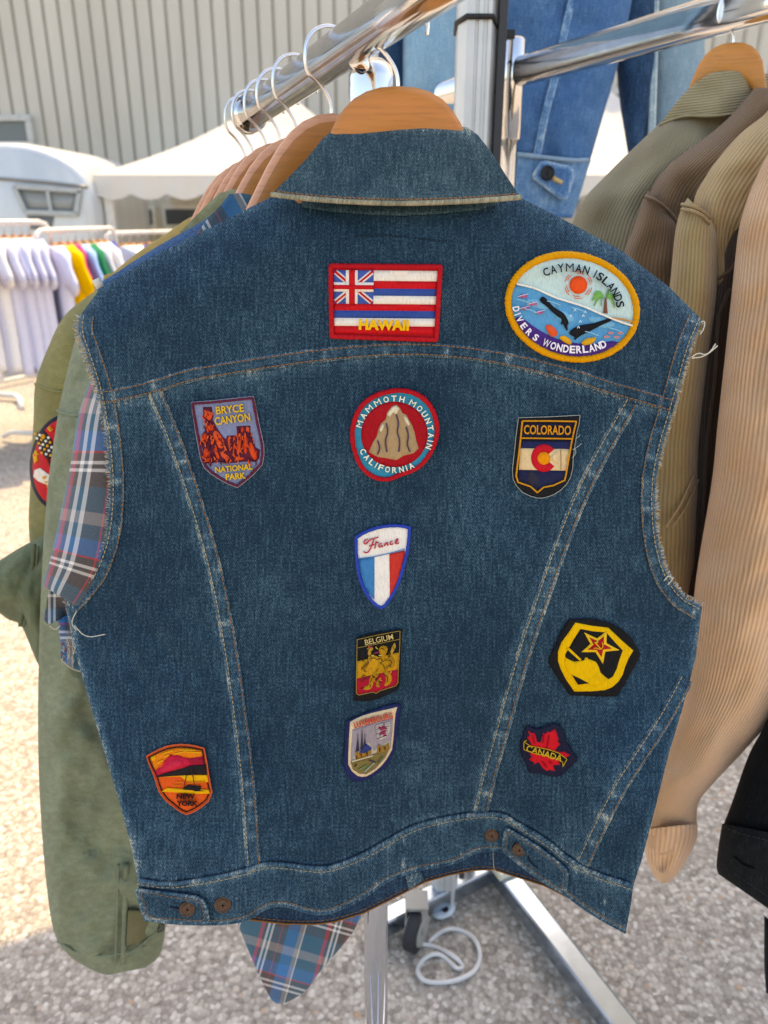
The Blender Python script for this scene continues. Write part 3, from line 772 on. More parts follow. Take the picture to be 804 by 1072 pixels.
wear_lines = [(YOKE, .5, 9), (BANDTOP, .8, 5), (L_ARM, .8, 6), (R_ARM, .8, 6), (SEAM_L, .45, 8), (SEAM_R, .45, 8), (SEAM_RS, .45, 8), (L_SIDE, .8, 5), (R_SIDE, .5, 5), (SHL, .35, 10)]
wear_seg = [(a, b, k, r) for ln, k, r in wear_lines for a, b in zip(ln, ln[1:])]
def wearf(x, y):
    w_ = 0
    for a, b, k, r in wear_seg:
        if min(a[0], b[0])-3*r < x < max(a[0], b[0])+3*r and min(a[1], b[1])-3*r < y < max(a[1], b[1])+3*r:
            d = segd(x, y, a, b); w_ = max(w_, k*math.exp(-(d/r)**2))
    n1 = noise.noise(Vector((x/90, y/150, 3.3))); w_ += max(0, n1)*.35
    w_ += .25*max(0, noise.noise(Vector((x/30, y/12, 8.8))))*sst(600, 800, y)
    return min(1, w_)
DM = vest_denim()
mb = MB()
yoke_poly = [(84, 330), (105, 302), (160, 268), (230, 233), (284, 206), (320, 196), (420, 192), (510, 196), (545, 207), (600, 235), (650, 262), (700, 300), (735, 335), (722, 365), (706, 425), (704, 431)]+YOKE[::-1][1:]+[(104, 412), (91, 372), (82, 347)]
sheet(mb, yoke_poly, 5, VS, .0022, .0022, DM, wearf); mb.build('back_yoke', vest)
mb = MB()
panel = YOKE+R_ARM[3:]+R_SIDE[1:]+BANDTOP[::-1][1:]+L_SIDE[::-1][1:]+L_ARM[::-1][1:6]
panel = [p for i, p in enumerate(panel) if i == 0 or p != panel[i-1]]
sheet(mb, panel, 5, VS, .001, .0018, DM, wearf); mb.build('back_panel', vest)

def offset_line(line, d):
    out = []
    for i in range(len(line)):
        a = line[max(0, i-1)]; b = line[min(len(line)-1, i+1)]; dx, dy = b[0]-a[0], b[1]-a[1]; L = math.hypot(dx, dy) or 1
        out.append((line[i][0]-dy/L*d, line[i][1]+dx/L*d))
    return out
def strip(mb, line, w0, w1, m, lift, hgt, f=VS, pucker=.0007, wbase=.45):
    """raised band of cloth along a seam between the offsets w0 and w1 (px)"""
    ln = densify(smooth(line, False, 1), 3, False); k = 9; vs_ = []; uv = []; wr = []
    for i, (x, y) in enumerate(ln):
        a = ln[max(0, i-1)]; b = ln[min(len(ln)-1, i+1)]; dx, dy = b[0]-a[0], b[1]-a[1]; L = math.hypot(dx, dy) or 1
        pk = noise.noise(Vector((i*.33, line[0][0], line[0][1])))
        for j in range(k):
            t = j/(k-1); o_ = w0+(w1-w0)*t; px, py = x-dy/L*o_, y+dx/L*o_
            pf = [0, .75, 1, .85, .8, .85, 1, .75, 0][j]
            vs_.append(f(px, py, lift+hgt*pf+pucker*pk*(1 if 0 < j < k-1 else 0))); uv.append((px/1000, -py/1000))
            wr.append(min(1, max(0, wbase*([1.5, 1.3, .5, .5, .7, .5, .5, 1.3, 1.5][j])*.8+1.2*max(0, pk)*(1 if 1 < j < 7 else .4))))
    q = len(ln); n0 = len(vs_)
    fs = [[i*k+j, i*k+j+1, (i+1)*k+j+1, (i+1)*k+j] for i in range(q-1) for j in range(k-1)]
    mb.add(vs_, fs, m, uv, wr); return mb
TH_O, TH_C = thread('#9a6a3c'), thread('#b7a078')
def stitches(mb, line, off, m, lift, f=VS, dash=3.4, gap=1.7, r=.00042):
    ln = densify(smooth(offset_line(line, off), False, 1), 1.7, False); i = 0
    while i < len(ln)-3:
        pts = [f(ln[i+q][0], ln[i+q][1], lift+(.0003 if q == 1 else 0)) for q in range(3)]
        tube(mb, pts, r, m, 5); i += 3
    return mb
def seam(name, line, w0, w1, lines, lift=.0016, hgt=.002, wbase=.7, f=VS, parent=None):
    mb = MB(); strip(mb, line, w0, w1, DM, lift, hgt, f, wbase=wbase); o = mb.build(name, parent or vest)
    for off, m in lines:
        mb = MB(); stitches(mb, line, off, m, lift+hgt+.0003, f); mb.build('stitching', o)
    return o
seam('yoke_seam', YOKE, -13.5, 1.5, ((-11.5, TH_O), (-1.2, TH_O)), .0022, .0014, .55)
seam('back_seam', SEAM_L, -14, 2, ((-12, TH_O), (-1, TH_C)))
seam('back_seam', SEAM_R, -14, 2, ((-11, TH_O), (-1, TH_C)))
seam('side_seam', SEAM_RS, -14, 2, ((-12, TH_O), (-1, TH_C)), wbase=.6)
seam('armhole_trim', L_ARM, -15, .5, ((-14, TH_O), (-3.5, TH_C)), .0018, .0012, .6)
seam('armhole_trim', R_ARM, -.5, 15, ((14, TH_O), (3.5, TH_C)), .0018, .0012, .6)
# thin stitch line on the yoke under the collar
mb = MB(); stitches(mb, [(372, 247), (400, 246), (430, 248), (470, 253)], 0, thread('#1b2c3c'), .003); mb.build('stitching', vest)
# frayed armhole edges
fr = MB(); ft = thread('#c9c2b0')
def fray(mb, line, side, n, ln_, f=VS, mats=None):
    d = densify(line, 1.5, False)
    for _ in range(n):
        i = random.randrange(1, len(d)-1); x, y = d[i]; a, b = d[i-1], d[i+1]; dx, dy = b[0]-a[0], b[1]-a[1]; L = math.hypot(dx, dy) or 1
        nx, ny = -dy/L*side, dx/L*side; l = random.uniform(.4, 1)*ln_; c = random.uniform(-1, 1)*l*.7; lf = random.uniform(.001, .004)
        pts = [f(x-nx, y-ny, .002), f(x+nx*l*.5+dx/L*c*.3, y+ny*l*.5+dy/L*c*.3, lf), f(x+nx*l+dx/L*c, y+ny*l+dy/L*c, lf*.6)]
        tube(mb, pts, .00022, random.choice(mats or [ft]), 4)
fmats = [thread('#c9c2b0'), thread('#a8b0b0'), thread('#6f8494'), thread('#b99a6a')]
fray(fr, L_ARM, 1, 330, 4.5, mats=fmats); fray(fr, L_ARM[:4], 1, 220, 6.5, mats=fmats); fray(fr, R_ARM, -1, 330, 4.2, mats=fmats); fray(fr, R_ARM[4:], -1, 160, 5, mats=fmats)
fray(fr, YOKE[9:], 1, 60, 3, mats=fmats); fray(fr, YOKE[:4], 1, 25, 2.5, mats=fmats)
for pts in ([(724, 374), (731, 369), (738, 372), (744, 368), (749, 360)], [(724, 375), (734, 374), (742, 370), (751, 362)], [(734, 337), (738, 336), (737, 344), (733, 350)], [(695, 608), (700, 602), (705, 606), (699, 612)], [(80, 640), (74, 652), (80, 660)], [(78, 655), (90, 668), (110, 664)]):
    tube(fr, [VS(x, y, .004) for x, y in smooth(pts, False, 2)], .0005, ft, 6)
fr.build('frayed_edge', vest)

# waistband
wb = BANDTOP+[(660, 950)]+BANDBOT[::-1]+[(147, 940)]
def wearb(x, y):
    w_ = 0
    for ln, k, r in ((BANDTOP, .9, 5), (BANDBOT, .7, 4)):
        for a, b in zip(ln, ln[1:]): w_ = max(w_, k*math.exp(-(segd(x, y, a, b)/r)**2))
    return min(1, w_+.7*max(0, noise.noise(Vector((x/16, y/34, 2.2))))*max(0, 1-abs(y-interp(BANDTOP, x)-8)/14)+.2)
mb = MB(); sheet(mb, wb, 5, VS, .0045, .0035, DM, wearb); band = mb.build('waistband', vest)
def edge_roll(mb, line, r, m, lift, f=VS, wear=.9):
    pts = densify(smooth(line, False, 1), 3, False); n0 = len(mb.v)
    tube(mb, [f(x, y, lift) for x, y in pts], r, m, 8)
    for i in range(n0, len(mb.v)): mb.w[i] = wear*random.uniform(.6, 1)
    k = 0
    for i, (x, y) in enumerate(pts):
        for j in range(8): mb.uv[n0+i*8+j] = (x/1000+j*.0004, -y/1000)
mb = MB(); edge_roll(mb, BANDTOP, .0016, DM, .0045); mb.build('band_edge', band); mb = MB(); edge_roll(mb, BANDBOT, .0016, DM, .004, wear=.6); mb.build('band_edge', band)
mb = MB(); stitches(mb, BANDTOP, 4.5, TH_C, .0052); mb.build('stitching', band); mb = MB(); stitches(mb, BANDBOT, -3.5, TH_O, .0052); mb.build('stitching', band)
for x in (424, 634):
    ys = interp(BANDTOP, x); ye = interp(BANDBOT, x)
    mb = MB(); strip(mb, [(x, ys+3), (x-1, (ys+ye)/2), (x-3, ye-3)], -2, 2, DM, .0036, .0012, wbase=.9); mb.build('band_seam', band)
# inner front panel glimpsed under the hem
INB = [(255, 962), (264, 963), (280, 965), (300, 967), (330, 967.5), (350, 965), (380, 956), (402, 945), (420, 936), (445, 923), (470, 916), (495, 911), (516, 910), (535, 916), (570, 927), (596, 940)]
def yi(px, py): return yv(px, min(py, 905))*.0+.012+(interp(_sm, px)*.8+.2*.585)
def VI(px, py, lift): return P(px, py, yi(px, py)+.004*noise.noise(Vector((px/40, py/60, 6)))-lift)
ftop = [(596, 900), (570, 865), (525, 840), (492, 840), (432, 853), (402, 870), (350, 895), (289, 892), (255, 900)]
mb = MB(); sheet(mb, INB+ftop, 6, VI, 0, .002, denim('#0a1826', '#1c3248', '#3c5870', '#8a9a9c', 1.0), lambda x, y: .1); fp_ = mb.build('front_panel', vest)
mb = MB(); stitches(mb, INB, -3, TH_O, .0006, VI)
tube(mb, [VI(x, y, .0008) for x, y in densify(INB, 4, False)], .0009, thread('#8a5a2a'), 6); mb.build('stitching', fp_)
mb = MB(); tube(mb, [VI(516, 892, .001), VI(516.4, 900, .0012), VI(517, 909, .001), VI(524, 920, .003)], .0003, ft, 5)
mb.build('loose_thread', fp_); mb = MB(); sheet(mb, [(424, 915), (440, 911), (444, 921), (428, 932)], 5, VI, .003, .003, DM, lambda x, y: .6); mb.build('front_placket', fp_)
# waist tabs with buttons
def tab(poly, wline, off, bx, by, rad, hole, label=None):
    mb = MB(); sheet(mb, poly, 4, VS, .0085, .0035, DM, lambda x, y: min(1, .2+.8*math.exp(-(min(segd(x, y, a, b) for a, b in zip(poly, poly[1:]+poly[:1]))/3.5)**2))); o = mb.build('waist_tab', vest)
    mb = MB(); pl_ = poly+[poly[0]]; edge_roll(mb, pl_, .0013, DM, .0082, wear=1.0); mb.build('tab_edge', o)
    mb = MB(); cx = sum(p[0] for p in poly)/len(poly); cy = sum(p[1] for p in poly)/len(poly)
    ins = [(p[0]+(cx-p[0])/max(1, math.hypot(cx-p[0], cy-p[1]))*4.5, p[1]+(cy-p[1])/max(1, math.hypot(cx-p[0], cy-p[1]))*4.5) for p in poly]
    stitches(mb, ins+[ins[0]], 0, TH_O, .0088); mb.build('stitching', o)
    mb = MB(); tube(mb, [VS(*q, .0089) for q in densify(hole, 2, False)], .0009, thread('#16202c'), 6); mb.build('buttonhole', o)
    mb = MB(); c = VS(bx, by, .0086); nrm = (camo.location*.35+Vector((c.x, 0, c.z))*.65-c).normalized(); disc(mb, c, nrm, rad, .0035, BR); mb.build('button', o)
s = N('copper_button'); o_ = s.obj(); z_ = s.noise(o_, 420, 3, .5)
BR = s.fin(s.ramp(z_, [(.2, srgb('#3a2a22')), (.6, srgb('#5c4536')), (.9, srgb('#80604c'))]), s.math('MULTIPLY_ADD', z_, .4, .25), .7)
tab([(143, 931.5), (150, 932), (180, 935.5), (203, 938.5), (210, 941), (215, 946), (217.5, 956), (218, 966), (200, 966.5), (177, 965.5), (152, 962.5), (147, 948)], 0, 0, 196.5, 950.5, .0078, [(178, 949), (188, 951)])
tab([(530, 867), (560, 884), (585, 903), (594, 912), (594, 925), (591, 935), (580, 929), (566, 921), (545, 906), (526, 890), (527, 878)], 0, 0, 543.5, 888.5, .0075, [(553, 897), (556, 903), (563, 909)])
for bx, by in ((233.5, 946), (514.5, 873.5)):
    mb = MB(); c = VS(bx, by, .0046); nrm = (camo.location*.35+Vector((c.x, 0, c.z))*.65-c).normalized(); disc(mb, c, nrm, .0082 if bx < 300 else .0074, .0035, BR); mb.build('button', vest)

# collar
CB = [(284, 203.5), (320, 208), (370, 211.5), (420, 213), (470, 211.5), (510, 209.5), (545, 206.5)]
ctop = [(545, 206.5), (530, 184), (515, 160), (500, 141), (490, 133.5), (478, 131.5), (455, 133), (430, 134), (400, 132), (375, 133), (358, 132.5), (347, 137), (336, 147), (322, 165), (302, 186), (284, 203.5)]
def CS(px, py, lift):
    t = max(0, min(1, (py-131)/78)); y = yv(px, 250)+.006*(1-t)
    y += .022*(1-t)**6+.012*max(0, abs(px-415)/130-.2)**2 - .016*t**2
    y += .0018*noise.noise(Vector((px/50, py/40, 12.1)))
    return P(px, py, y-lift)
def wearc(x, y):
    t = (y-131)/78
    return min(1, .75*math.exp(-((y-132)/7)**2)+.3*math.exp(-((y-207)/4)**2)+.3*max(0, noise.noise(Vector((x/60, y/30, 2))))+.1)
CDEN = denim('#13262f', '#2c444e', '#566e73', '#b4b298', 1.05)
mb = MB(); sheet(mb, CB+ctop[1:-1], 4.5, CS, .002, .004, CDEN, wearc); collar = mb.build('collar', vest)
mb = MB(); edge_roll(mb, CB, .0018, denim('#2a3530', '#66695c', '#96917a', '#b8b09a', .8), .001, CS); mb.build('collar_edge', collar)
mb = MB(); stitches(mb, CB, -4, TH_O, .0024, CS); mb.build('stitching', collar)
mb = MB(); cf = [(360, 132), (375, 131.5), (395, 130.5), (425, 131.5), (455, 131), (478, 130)]
fray(mb, cf, -1, 90, 2.2, CS, [thread('#b08a5a'), thread('#9a8a60')]); mb.build('frayed_edge', collar)
UC = [(316, 217), (350, 222), (390, 225), (420, 226), (460, 224), (500, 220), (520, 214)]
mb = MB(); sheet(mb, UC+[(520, 200), (420, 205), (316, 203)], 5, VS, .006, .003, CDEN, lambda x, y: .1); mb.build('under_collar', vest)

# ------------------------------------------------------------------ patches
def conv(x0, y0, sc):
    return lambda pts: [(x0+x/sc, y0+y/sc) for x, y in pts]
class Patch:
    """a sewn patch: base cloth, rim, and flat embroidery shapes on it (coordinates from the photograph's own layout)"""
    def __init__(s, label, x0, y0, sc, outline, base, sm=0, thick=.0016, jag=0, name='souvenir_patch'):
        s.c = conv(x0, y0, sc); s.x0, s.y0, s.sc = x0, y0, sc; s.out = s.c(outline)
        if sm: s.out = smooth(s.out, True, sm)
        s.z = .0034; mb = MB(); sheet(mb, s.out, 4, VS, s.z, thick, thread(base), jag=jag); s.o = mb.build(name, vest); s.o['label'] = label
        s.a = MB(); s.k = 1; s.tx = []; s.bd = MB()
    def shape(s, pts, col, sm=0, raw=False):
        p = pts if raw else s.c(pts)
        if sm: p = smooth(p, True, sm)
        s.k += 1
        sheet(s.a, p, 4, VS, s.z+.00016*s.k, .0006+.0001*s.k, thread(col)); return s
    def ring(s, r, col, line=None, closed=True, lift=.0006, ins=0):
        p = line if line else s.out
        if ins:
            cx = sum(q[0] for q in p)/len(p); cy = sum(q[1] for q in p)/len(p)
            p = [(q[0]+(cx-q[0])*ins/max(1, math.hypot(cx-q[0], cy-q[1])), q[1]+(cy-q[1])*ins/max(1, math.hypot(cx-q[0], cy-q[1]))) for q in p]
        p = densify(p, 1.2, closed)
        tube(s.bd, [VS(x, y, s.z+lift) for x, y in p], r*.00072, thread(col), 8, closed, rfun=(lambda t: random.uniform(.86, 1.1)))
        return s
    def line(s, pts, r, col, closed=False, sm=0):
        p = s.c(pts)
        if sm: p = smooth(p, closed, sm)
        s.k += 0; p = densify(p, 1.5, closed)
        tube(s.a, [VS(x, y, s.z+.0002*s.k+.0006) for x, y in p], r*.00072, thread(col), 6, closed); return s
    def disk(s, cx, cy, rx, ry, col, a0=0, a1=360, inner=0, n=40, rot=0):
        full = a1-a0 >= 360; pts = []
        for i in range(n if full else n+1):
            a = R(a0+(a1-a0)*i/n); pts.append((rx*math.cos(a), -ry*math.sin(a)))
        if not full:
            if inner: pts += [(x*inner, y*inner) for x, y in reversed(pts)]
            else: pts.append((0, 0))
        cr, sr = math.cos(R(rot)), math.sin(R(rot))
        return s.shape([(cx+x*cr-y*sr, cy+x*sr+y*cr) for x, y in pts], col)
    def word(s, t, cx, cy, wd, ht, ang, col, skew=0, bold=.015, up=0):
        mb = MB(); s.tx.append(mb); text(mb, t, s.x0+cx/s.sc, s.y0+cy/s.sc, wd/s.sc, ht/s.sc, R(ang), thread(col), VS, s.z+.00016*(s.k+1)+.0008+up, skew, bold); return s
    def arc(s, t, cx, cy, rx, ry, a0, a1, ht, wd, col, flip=False, rot=0, bold=.03):
        mb = MB(); s.tx.append(mb); arctext(mb, t, s.x0+cx/s.sc, s.y0+cy/s.sc, rx/s.sc, ry/s.sc, a0, a1, ht/s.sc, wd/s.sc, thread(col), VS, s.z+.00016*(s.k+1)+.0008, flip, rot, bold); return s
    def done(s):
        if s.bd.v: s.bd.build('border', s.o)
        if s.a.v: s.a.build('emblem', s.o)
        for mb in s.tx: mb.build('lettering', s.o)

# Hawaii flag
p = Patch('rectangular Hawaii flag patch with thick red rim', 330, 265, 5.36, [(76, 64), (714, 69), (690, 494), (81, 474)], '#b0141f', thick=.002)
def qd(u, v):
    a, b, c, d = (104, 95), (688, 100), (668, 455), (107, 450)
    return ((a[0]*(1-u)+b[0]*u)*(1-v)+(d[0]*(1-u)+c[0]*u)*v, (a[1]*(1-u)+b[1]*u)*(1-v)+(d[1]*(1-u)+c[1]*u)*v)
def qrect(u0, v0, u1, v1): return [qd(u0, v0), qd((u0+u1)/2, v0), qd(u1, v0), qd(u1, v1), qd((u0+u1)/2, v1), qd(u0, v1)]
st = [(0, .165, '#e6ddd0'), (.165, .285, '#c8161f'), (.285, .4, '#2c4a90'), (.4, .53, '#e6ddd0'), (.53, .635, '#c8161f'), (.635, .755, '#2c4a90'), (.755, .88, '#e6ddd0'), (.88, 1.0, '#c8161f')]
for v0, v1, c in st: p.shape(qrect(0, v0, 1, v1), c); p.k -= 1
p.k += 1
cu, cv_ = .385, .53
p.shape(qrect(0, 0, cu, cv_), '#3a55a0')
def cd(u, v): return qd(u*cu, v*cv_)
def diag(a, b, w_, col):
    dx, dy = b[0]-a[0], b[1]-a[1]; L = math.hypot(dx, dy*.8); nx, ny = -dy/L*w_*.8, dx/L*w_
    p.shape([cd(*(max(0, min(1, q)) for q in z)) for z in ((a[0]+nx, a[1]+ny), (b[0]+nx, b[1]+ny), (b[0]-nx, b[1]-ny), (a[0]-nx, a[1]-ny))], col); p.k -= 1
diag((0, 0), (1, 1), .14, '#e6ddd0'); p.k += 1; diag((1, 0), (0, 1), .14, '#e6ddd0'); p.k += 1
diag((.0, 0.02), (1, 1.0), .055, '#c8161f'); p.k += 1; diag((1, .0), (0, 1), .055, '#c8161f'); p.k += 1
p.shape([cd(.3, 0), cd(.6, 0), cd(.6, 1), cd(.3, 1)], '#e6ddd0'); p.shape([cd(0, .36), cd(1, .36), cd(1, .64), cd(0, .64)], '#e6ddd0')
p.shape([cd(.38, 0), cd(.53, 0), cd(.53, 1), cd(.38, 1)], '#c8161f'); p.shape([cd(0, .44), cd(1, .44), cd(1, .57), cd(0, .57)], '#c8161f')
p.ring(2.6, '#b5141f', ins=2.6, lift=.0008)
p.word('HAWAII', 385, 402, 282, 62, 1, '#e9b41a', bold=.045).done()

# Cayman Islands oval
def oval_pts(cx, cy, a, b, rot, n=64):
    cr, sr = math.cos(R(rot)), math.sin(R(rot)); return [(cx+a*math.cos(t)*cr-b*math.sin(t)*sr, cy+a*math.cos(t)*sr+b*math.sin(t)*cr) for t in (2*math.pi*i/n for i in range(n))]
OC = (398, 334)
p = Patch('oval Cayman Islands divers patch with golden rim', 520, 255, 5.025, oval_pts(*OC, 356, 287, 12), '#bcd5d0', thick=.002)
EL = oval_pts(*OC, 338, 270, 12, 96)
def clip_in(pts): return [q for q in pts if True]
wave = [(104, 212), (150, 222), (205, 236), (260, 262), (310, 285), (360, 300), (420, 318), (470, 335), (520, 358), (560, 375), (600, 392), (640, 408), (680, 422), (722, 434)]
low = [q for q in EL if q[1] > interp(wave, q[0])]
low.sort(key=lambda q: math.atan2(q[1]-OC[1], q[0]-OC[0]) if math.atan2(q[1]-OC[1], q[0]-OC[0]) > -2.0 else 9)
lowr = sorted([q for q in low], key=lambda q: (math.atan2(q[1]-OC[1], q[0]-OC[0])) % (2*math.pi) if q[0] < 700 or q[1] > OC[1] else 0)
seap = [(105, 214)]+wave[1:-1]+[(722, 436)]+[q for q in sorted(EL, key=lambda q: math.atan2(q[1]-OC[1], q[0]-OC[0]) % (2*math.pi)) if q[1] > interp(wave, q[0])+3 and q[1] > 214]
p.shape(seap, '#4a97c4')
for a_, b_ in (((150, 290), (330, 330)), ((480, 380), (640, 430)), ((300, 350), (420, 400))):
    p.shape([(a_[0], a_[1]), ((a_[0]+b_[0])/2, a_[1]+5), (b_[0], b_[1]), ((a_[0]+b_[0])/2, b_[1]+22), (a_[0], a_[1]+25)], '#6db3d4', 1)
seabed = [(112, 385), (150, 402), (185, 430), (235, 462), (290, 492), (360, 515), (430, 525), (500, 530), (560, 520), (610, 512), (640, 520)]
inner = [q for q in sorted(EL, key=lambda q: math.atan2(q[1]-OC[1], q[0]-OC[0]) % (2*math.pi)) if q[1] > interp(seabed, q[0])+4 and q[0] < 650 and q[1] > 390]
p.shape(seabed+inner, '#4b2b7c')
p.line(wave, 1.0, '#efe9da', sm=1)
p.line([(600, 392), (650, 395), (690, 405), (722, 412)], .9, '#c9904a', sm=1)
p.disk(430, 217, 47, 47, '#e8501f')
for r_ in (62, 72):
    for a0 in range(0, 360, 60): p.line([(430+r_*math.cos(R(a0+d+r_)), 217-r_*math.sin(R(a0+d+r_))) for d in (0, 12, 24, 36)], .45, '#d8663f')
p.shape([(560, 365), (566, 320), (570, 285), (578, 285), (580, 320), (584, 368)], '#7a4a36')
for dx, dy, bx, by in ((-80, 25, -45, -25), (-65, 60, -45, 10), (-70, -10, -35, -40), (55, 10, 35, -25), (50, 70, 45, 15), (20, -30, 15, -45), (40, 45, 40, 0), (-20, 60, -25, 20)):
    p.shape([(572, 283), (572+bx, 278+by), (572+dx, 283+dy), (572+bx*.8, 290+by*.3)], random.choice(['#5e9e4a', '#6fae54', '#4f8c40']), 1); p.k -= 1
p.k += 1
# two divers
p.shape([(222, 300), (240, 275), (262, 290), (290, 325), (325, 350), (350, 362), (372, 395), (380, 420), (370, 432), (376, 458), (364, 455), (350, 420), (335, 430), (345, 400), (320, 385), (290, 358), (262, 330)], '#15161c', 1)
p.shape([(380, 470), (395, 450), (425, 435), (460, 425), (510, 420), (560, 402), (605, 388), (608, 405), (560, 425), (530, 440), (490, 462), (450, 480), (430, 492), (408, 512), (412, 490), (388, 482)], '#15161c', 1)
for x, y in ((135, 277), (185, 318), (145, 340), (222, 362)):
    p.shape([(x-20, y), (x, y-10), (x+18, y), (x+26, y-8), (x+26, y+9), (x+18, y+3), (x, y+11)], '#c05a8c', 0); p.k -= 1; p.line([(x-24, y+2), (x+30, y-12)], .35, '#ecd8dc')
for x, y in ((600, 470), (630, 492), (578, 490), (650, 470)): p.line([(x-14, y), (x, y-5), (x+14, y), (x, y+6), (x-14, y)], .6, '#dd8a80')
for x, y in ((390, 380), (412, 350), (440, 410), (455, 380), (430, 440), (465, 360)): p.line([(x-6, y+6), (x, y-6), (x+6, y+4)], .45, '#dfeaf0')
p.shape([(255, 430), (280, 425), (300, 440), (315, 455), (322, 478), (305, 492), (285, 488), (268, 468)], '#e0562c', 1)
p.shape([(325, 492), (350, 482), (380, 495), (395, 520), (390, 535), (365, 525), (345, 512)], '#dda023', 1)
p.shape([(445, 520), (470, 498), (500, 495), (522, 490), (520, 510), (500, 528), (470, 535), (448, 532)], '#dda023', 1)
for x, y, a in ((140, 300, 20), (180, 350, 25), (500, 470, -15), (620, 450, 15), (300, 310, 20), (430, 345, 20)): p.line([(x-35, y-8), (x, y), (x+35, y+14)], .5, '#86c2dc')
p.ring(3.6, '#d9930f', ins=3, lift=.001)
p.arc('CAYMAN ISLANDS', 385, 352, 268, 226, 121, 13, 44, 33, '#15161a', rot=4, bold=.022)
p.arc('DIVERS', 398, 330, 300, 228, 194, 236, 36, 26, '#e9e4ea', True, 8)
p.arc('WONDERLAND', 398, 328, 300, 228, 249, 309, 40, 30, '#e9e4ea', True, 8).done()

# Bryce Canyon
p = Patch('maroon rimmed Bryce Canyon shield patch with orange rocks', 190, 410, 8.04, [(85, 92), (250, 80), (420, 62), (605, 42), (625, 140), (650, 270), (690, 450), (692, 530), (678, 615), (600, 700), (530, 760), (470, 805), (400, 778), (330, 742), (250, 690), (195, 640), (165, 570), (140, 440), (120, 330), (100, 200)], '#77809f', jag=.35)
p.ring(1.5, '#5e2238', ins=1.4); p.ring(.7, '#8d8a96', ins=-.2, lift=.0001)
p.shape([(180, 130), (255, 128), (258, 170), (270, 200), (262, 240), (290, 290), (320, 340), (350, 380), (372, 400), (385, 372), (440, 368), (470, 372), (462, 292), (578, 286), (580, 340), (600, 400), (625, 470), (660, 490), (655, 560), (630, 590), (560, 590), (520, 590), (440, 600), (380, 600), (320, 595), (200, 606), (175, 580), (180, 500), (165, 430), (165, 370), (195, 330), (205, 270), (185, 200)], '#5a1a2c')
for b in ([(190, 150), (215, 160), (240, 165), (262, 185), (255, 225), (235, 245), (215, 230), (195, 195)], [(200, 290), (230, 260), (262, 280), (272, 320), (245, 330), (215, 325)], [(168, 370), (195, 345), (215, 365), (225, 405), (205, 440), (180, 425)], [(180, 500), (205, 470), (235, 500), (255, 560), (240, 590), (195, 590)], [(270, 330), (300, 330), (335, 375), (362, 430), (355, 475), (315, 480), (290, 430), (265, 385)], [(250, 400), (275, 420), (262, 450), (235, 440)], [(320, 500), (370, 520), (410, 560), (380, 580), (340, 550)], [(270, 480), (300, 500), (325, 560), (300, 575)],
          [(390, 380), (415, 372), (420, 440), (405, 500), (392, 440)], [(435, 375), (455, 380), (450, 480), (432, 500)], [(475, 345), (500, 350), (505, 420), (490, 520), (465, 540), (468, 440)], [(500, 300), (525, 300), (520, 340), (500, 340)], [(540, 295), (570, 295), (572, 345), (548, 345)], [(515, 360), (550, 365), (560, 440), (545, 540), (520, 490)], [(560, 440), (590, 420), (610, 480), (640, 560), (610, 580), (575, 520)], [(440, 540), (500, 550), (540, 560), (490, 580), (440, 570)]):
    p.shape(b, random.choice(['#d9481f', '#e0532a', '#cf3f1c']), 1); p.k -= 1
p.k += 1
for _ in range(170):
    x, y = random.uniform(165, 655), random.uniform(135, 600)
    if y > interp([(165, 350), (180, 140), (255, 140), (300, 320), (370, 400), (440, 375), (470, 300), (580, 300), (620, 470), (655, 500)], x)+15:
        p.line([(x, y), (x+random.uniform(-14, 14), y+random.uniform(10, 26)), (x+random.uniform(-22, 22), y+random.uniform(24, 46))], random.uniform(.45, .8), random.choice(['#5a1a2c', '#4a1522', '#e0532a', '#d9481f', '#e86a3c', '#e04a1c', '#e8602c', '#dc4f22']))
for q in ([(215, 395), (240, 420), (235, 460)], [(330, 450), (350, 455)], [(505, 380), (510, 470)], [(560, 380), (590, 410)], [(410, 400), (412, 470)], [(300, 360), (320, 410)], [(205, 180), (225, 200)]): p.line(q, .7, '#5a1a2c')
p.line([(205, 610), (300, 720), (440, 785)], .3, '#454c66'); p.line([(635, 600), (560, 715), (440, 785)], .3, '#454c66')
p.word('BRYCE', 407, 148, 235, 66, -6, '#d9ab22', bold=.02).word('CANYON', 428, 232, 300, 68, -7, '#d9ab22', bold=.02)
p.word('NATIONAL', 440, 645, 315, 50, -5, '#d9ab22', bold=.03).word('PARK', 455, 712, 168, 52, -5, '#d9ab22', bold=.03).done()

# Mammoth Mountain round patch (a plain mountain stands in for its figure)
MC = (405, 420)
p = Patch('round red and teal California mountain patch', 360, 400, 7.66, [(300, 72), (400, 50), (480, 50), (560, 66), (640, 108), (700, 170), (742, 250), (764, 340), (766, 410), (748, 490), (715, 570), (675, 630), (625, 685), (560, 725), (490, 748), (430, 768), (370, 797), (280, 795), (200, 762), (130, 700), (85, 610), (55, 500), (48, 400), (65, 310), (100, 220), (150, 155), (220, 105)], '#1a86a3', 1, thick=.002)
p.ring(2.7, '#b3101d', ins=2.3, lift=.0009)
p.disk(405, 420, 268, 264, '#a50f1c')
p.shape([(200, 560), (235, 480), (262, 440), (280, 372), (300, 330), (335, 300), (352, 235), (385, 195), (420, 180), (448, 205), (470, 250), (500, 262), (520, 300), (548, 350), (566, 400), (580, 470), (600, 530), (560, 570), (480, 590), (420, 625), (340, 610), (270, 600)], '#a98c66')
for b in ([(345, 260), (385, 205), (420, 190), (445, 215), (420, 260), (395, 240), (370, 280)], [(480, 275), (505, 285), (530, 340), (515, 350), (490, 310)], [(285, 385), (310, 335), (325, 350), (300, 400)]): p.shape(b, '#dccfb4'); p.k -= 1
p.k += 1
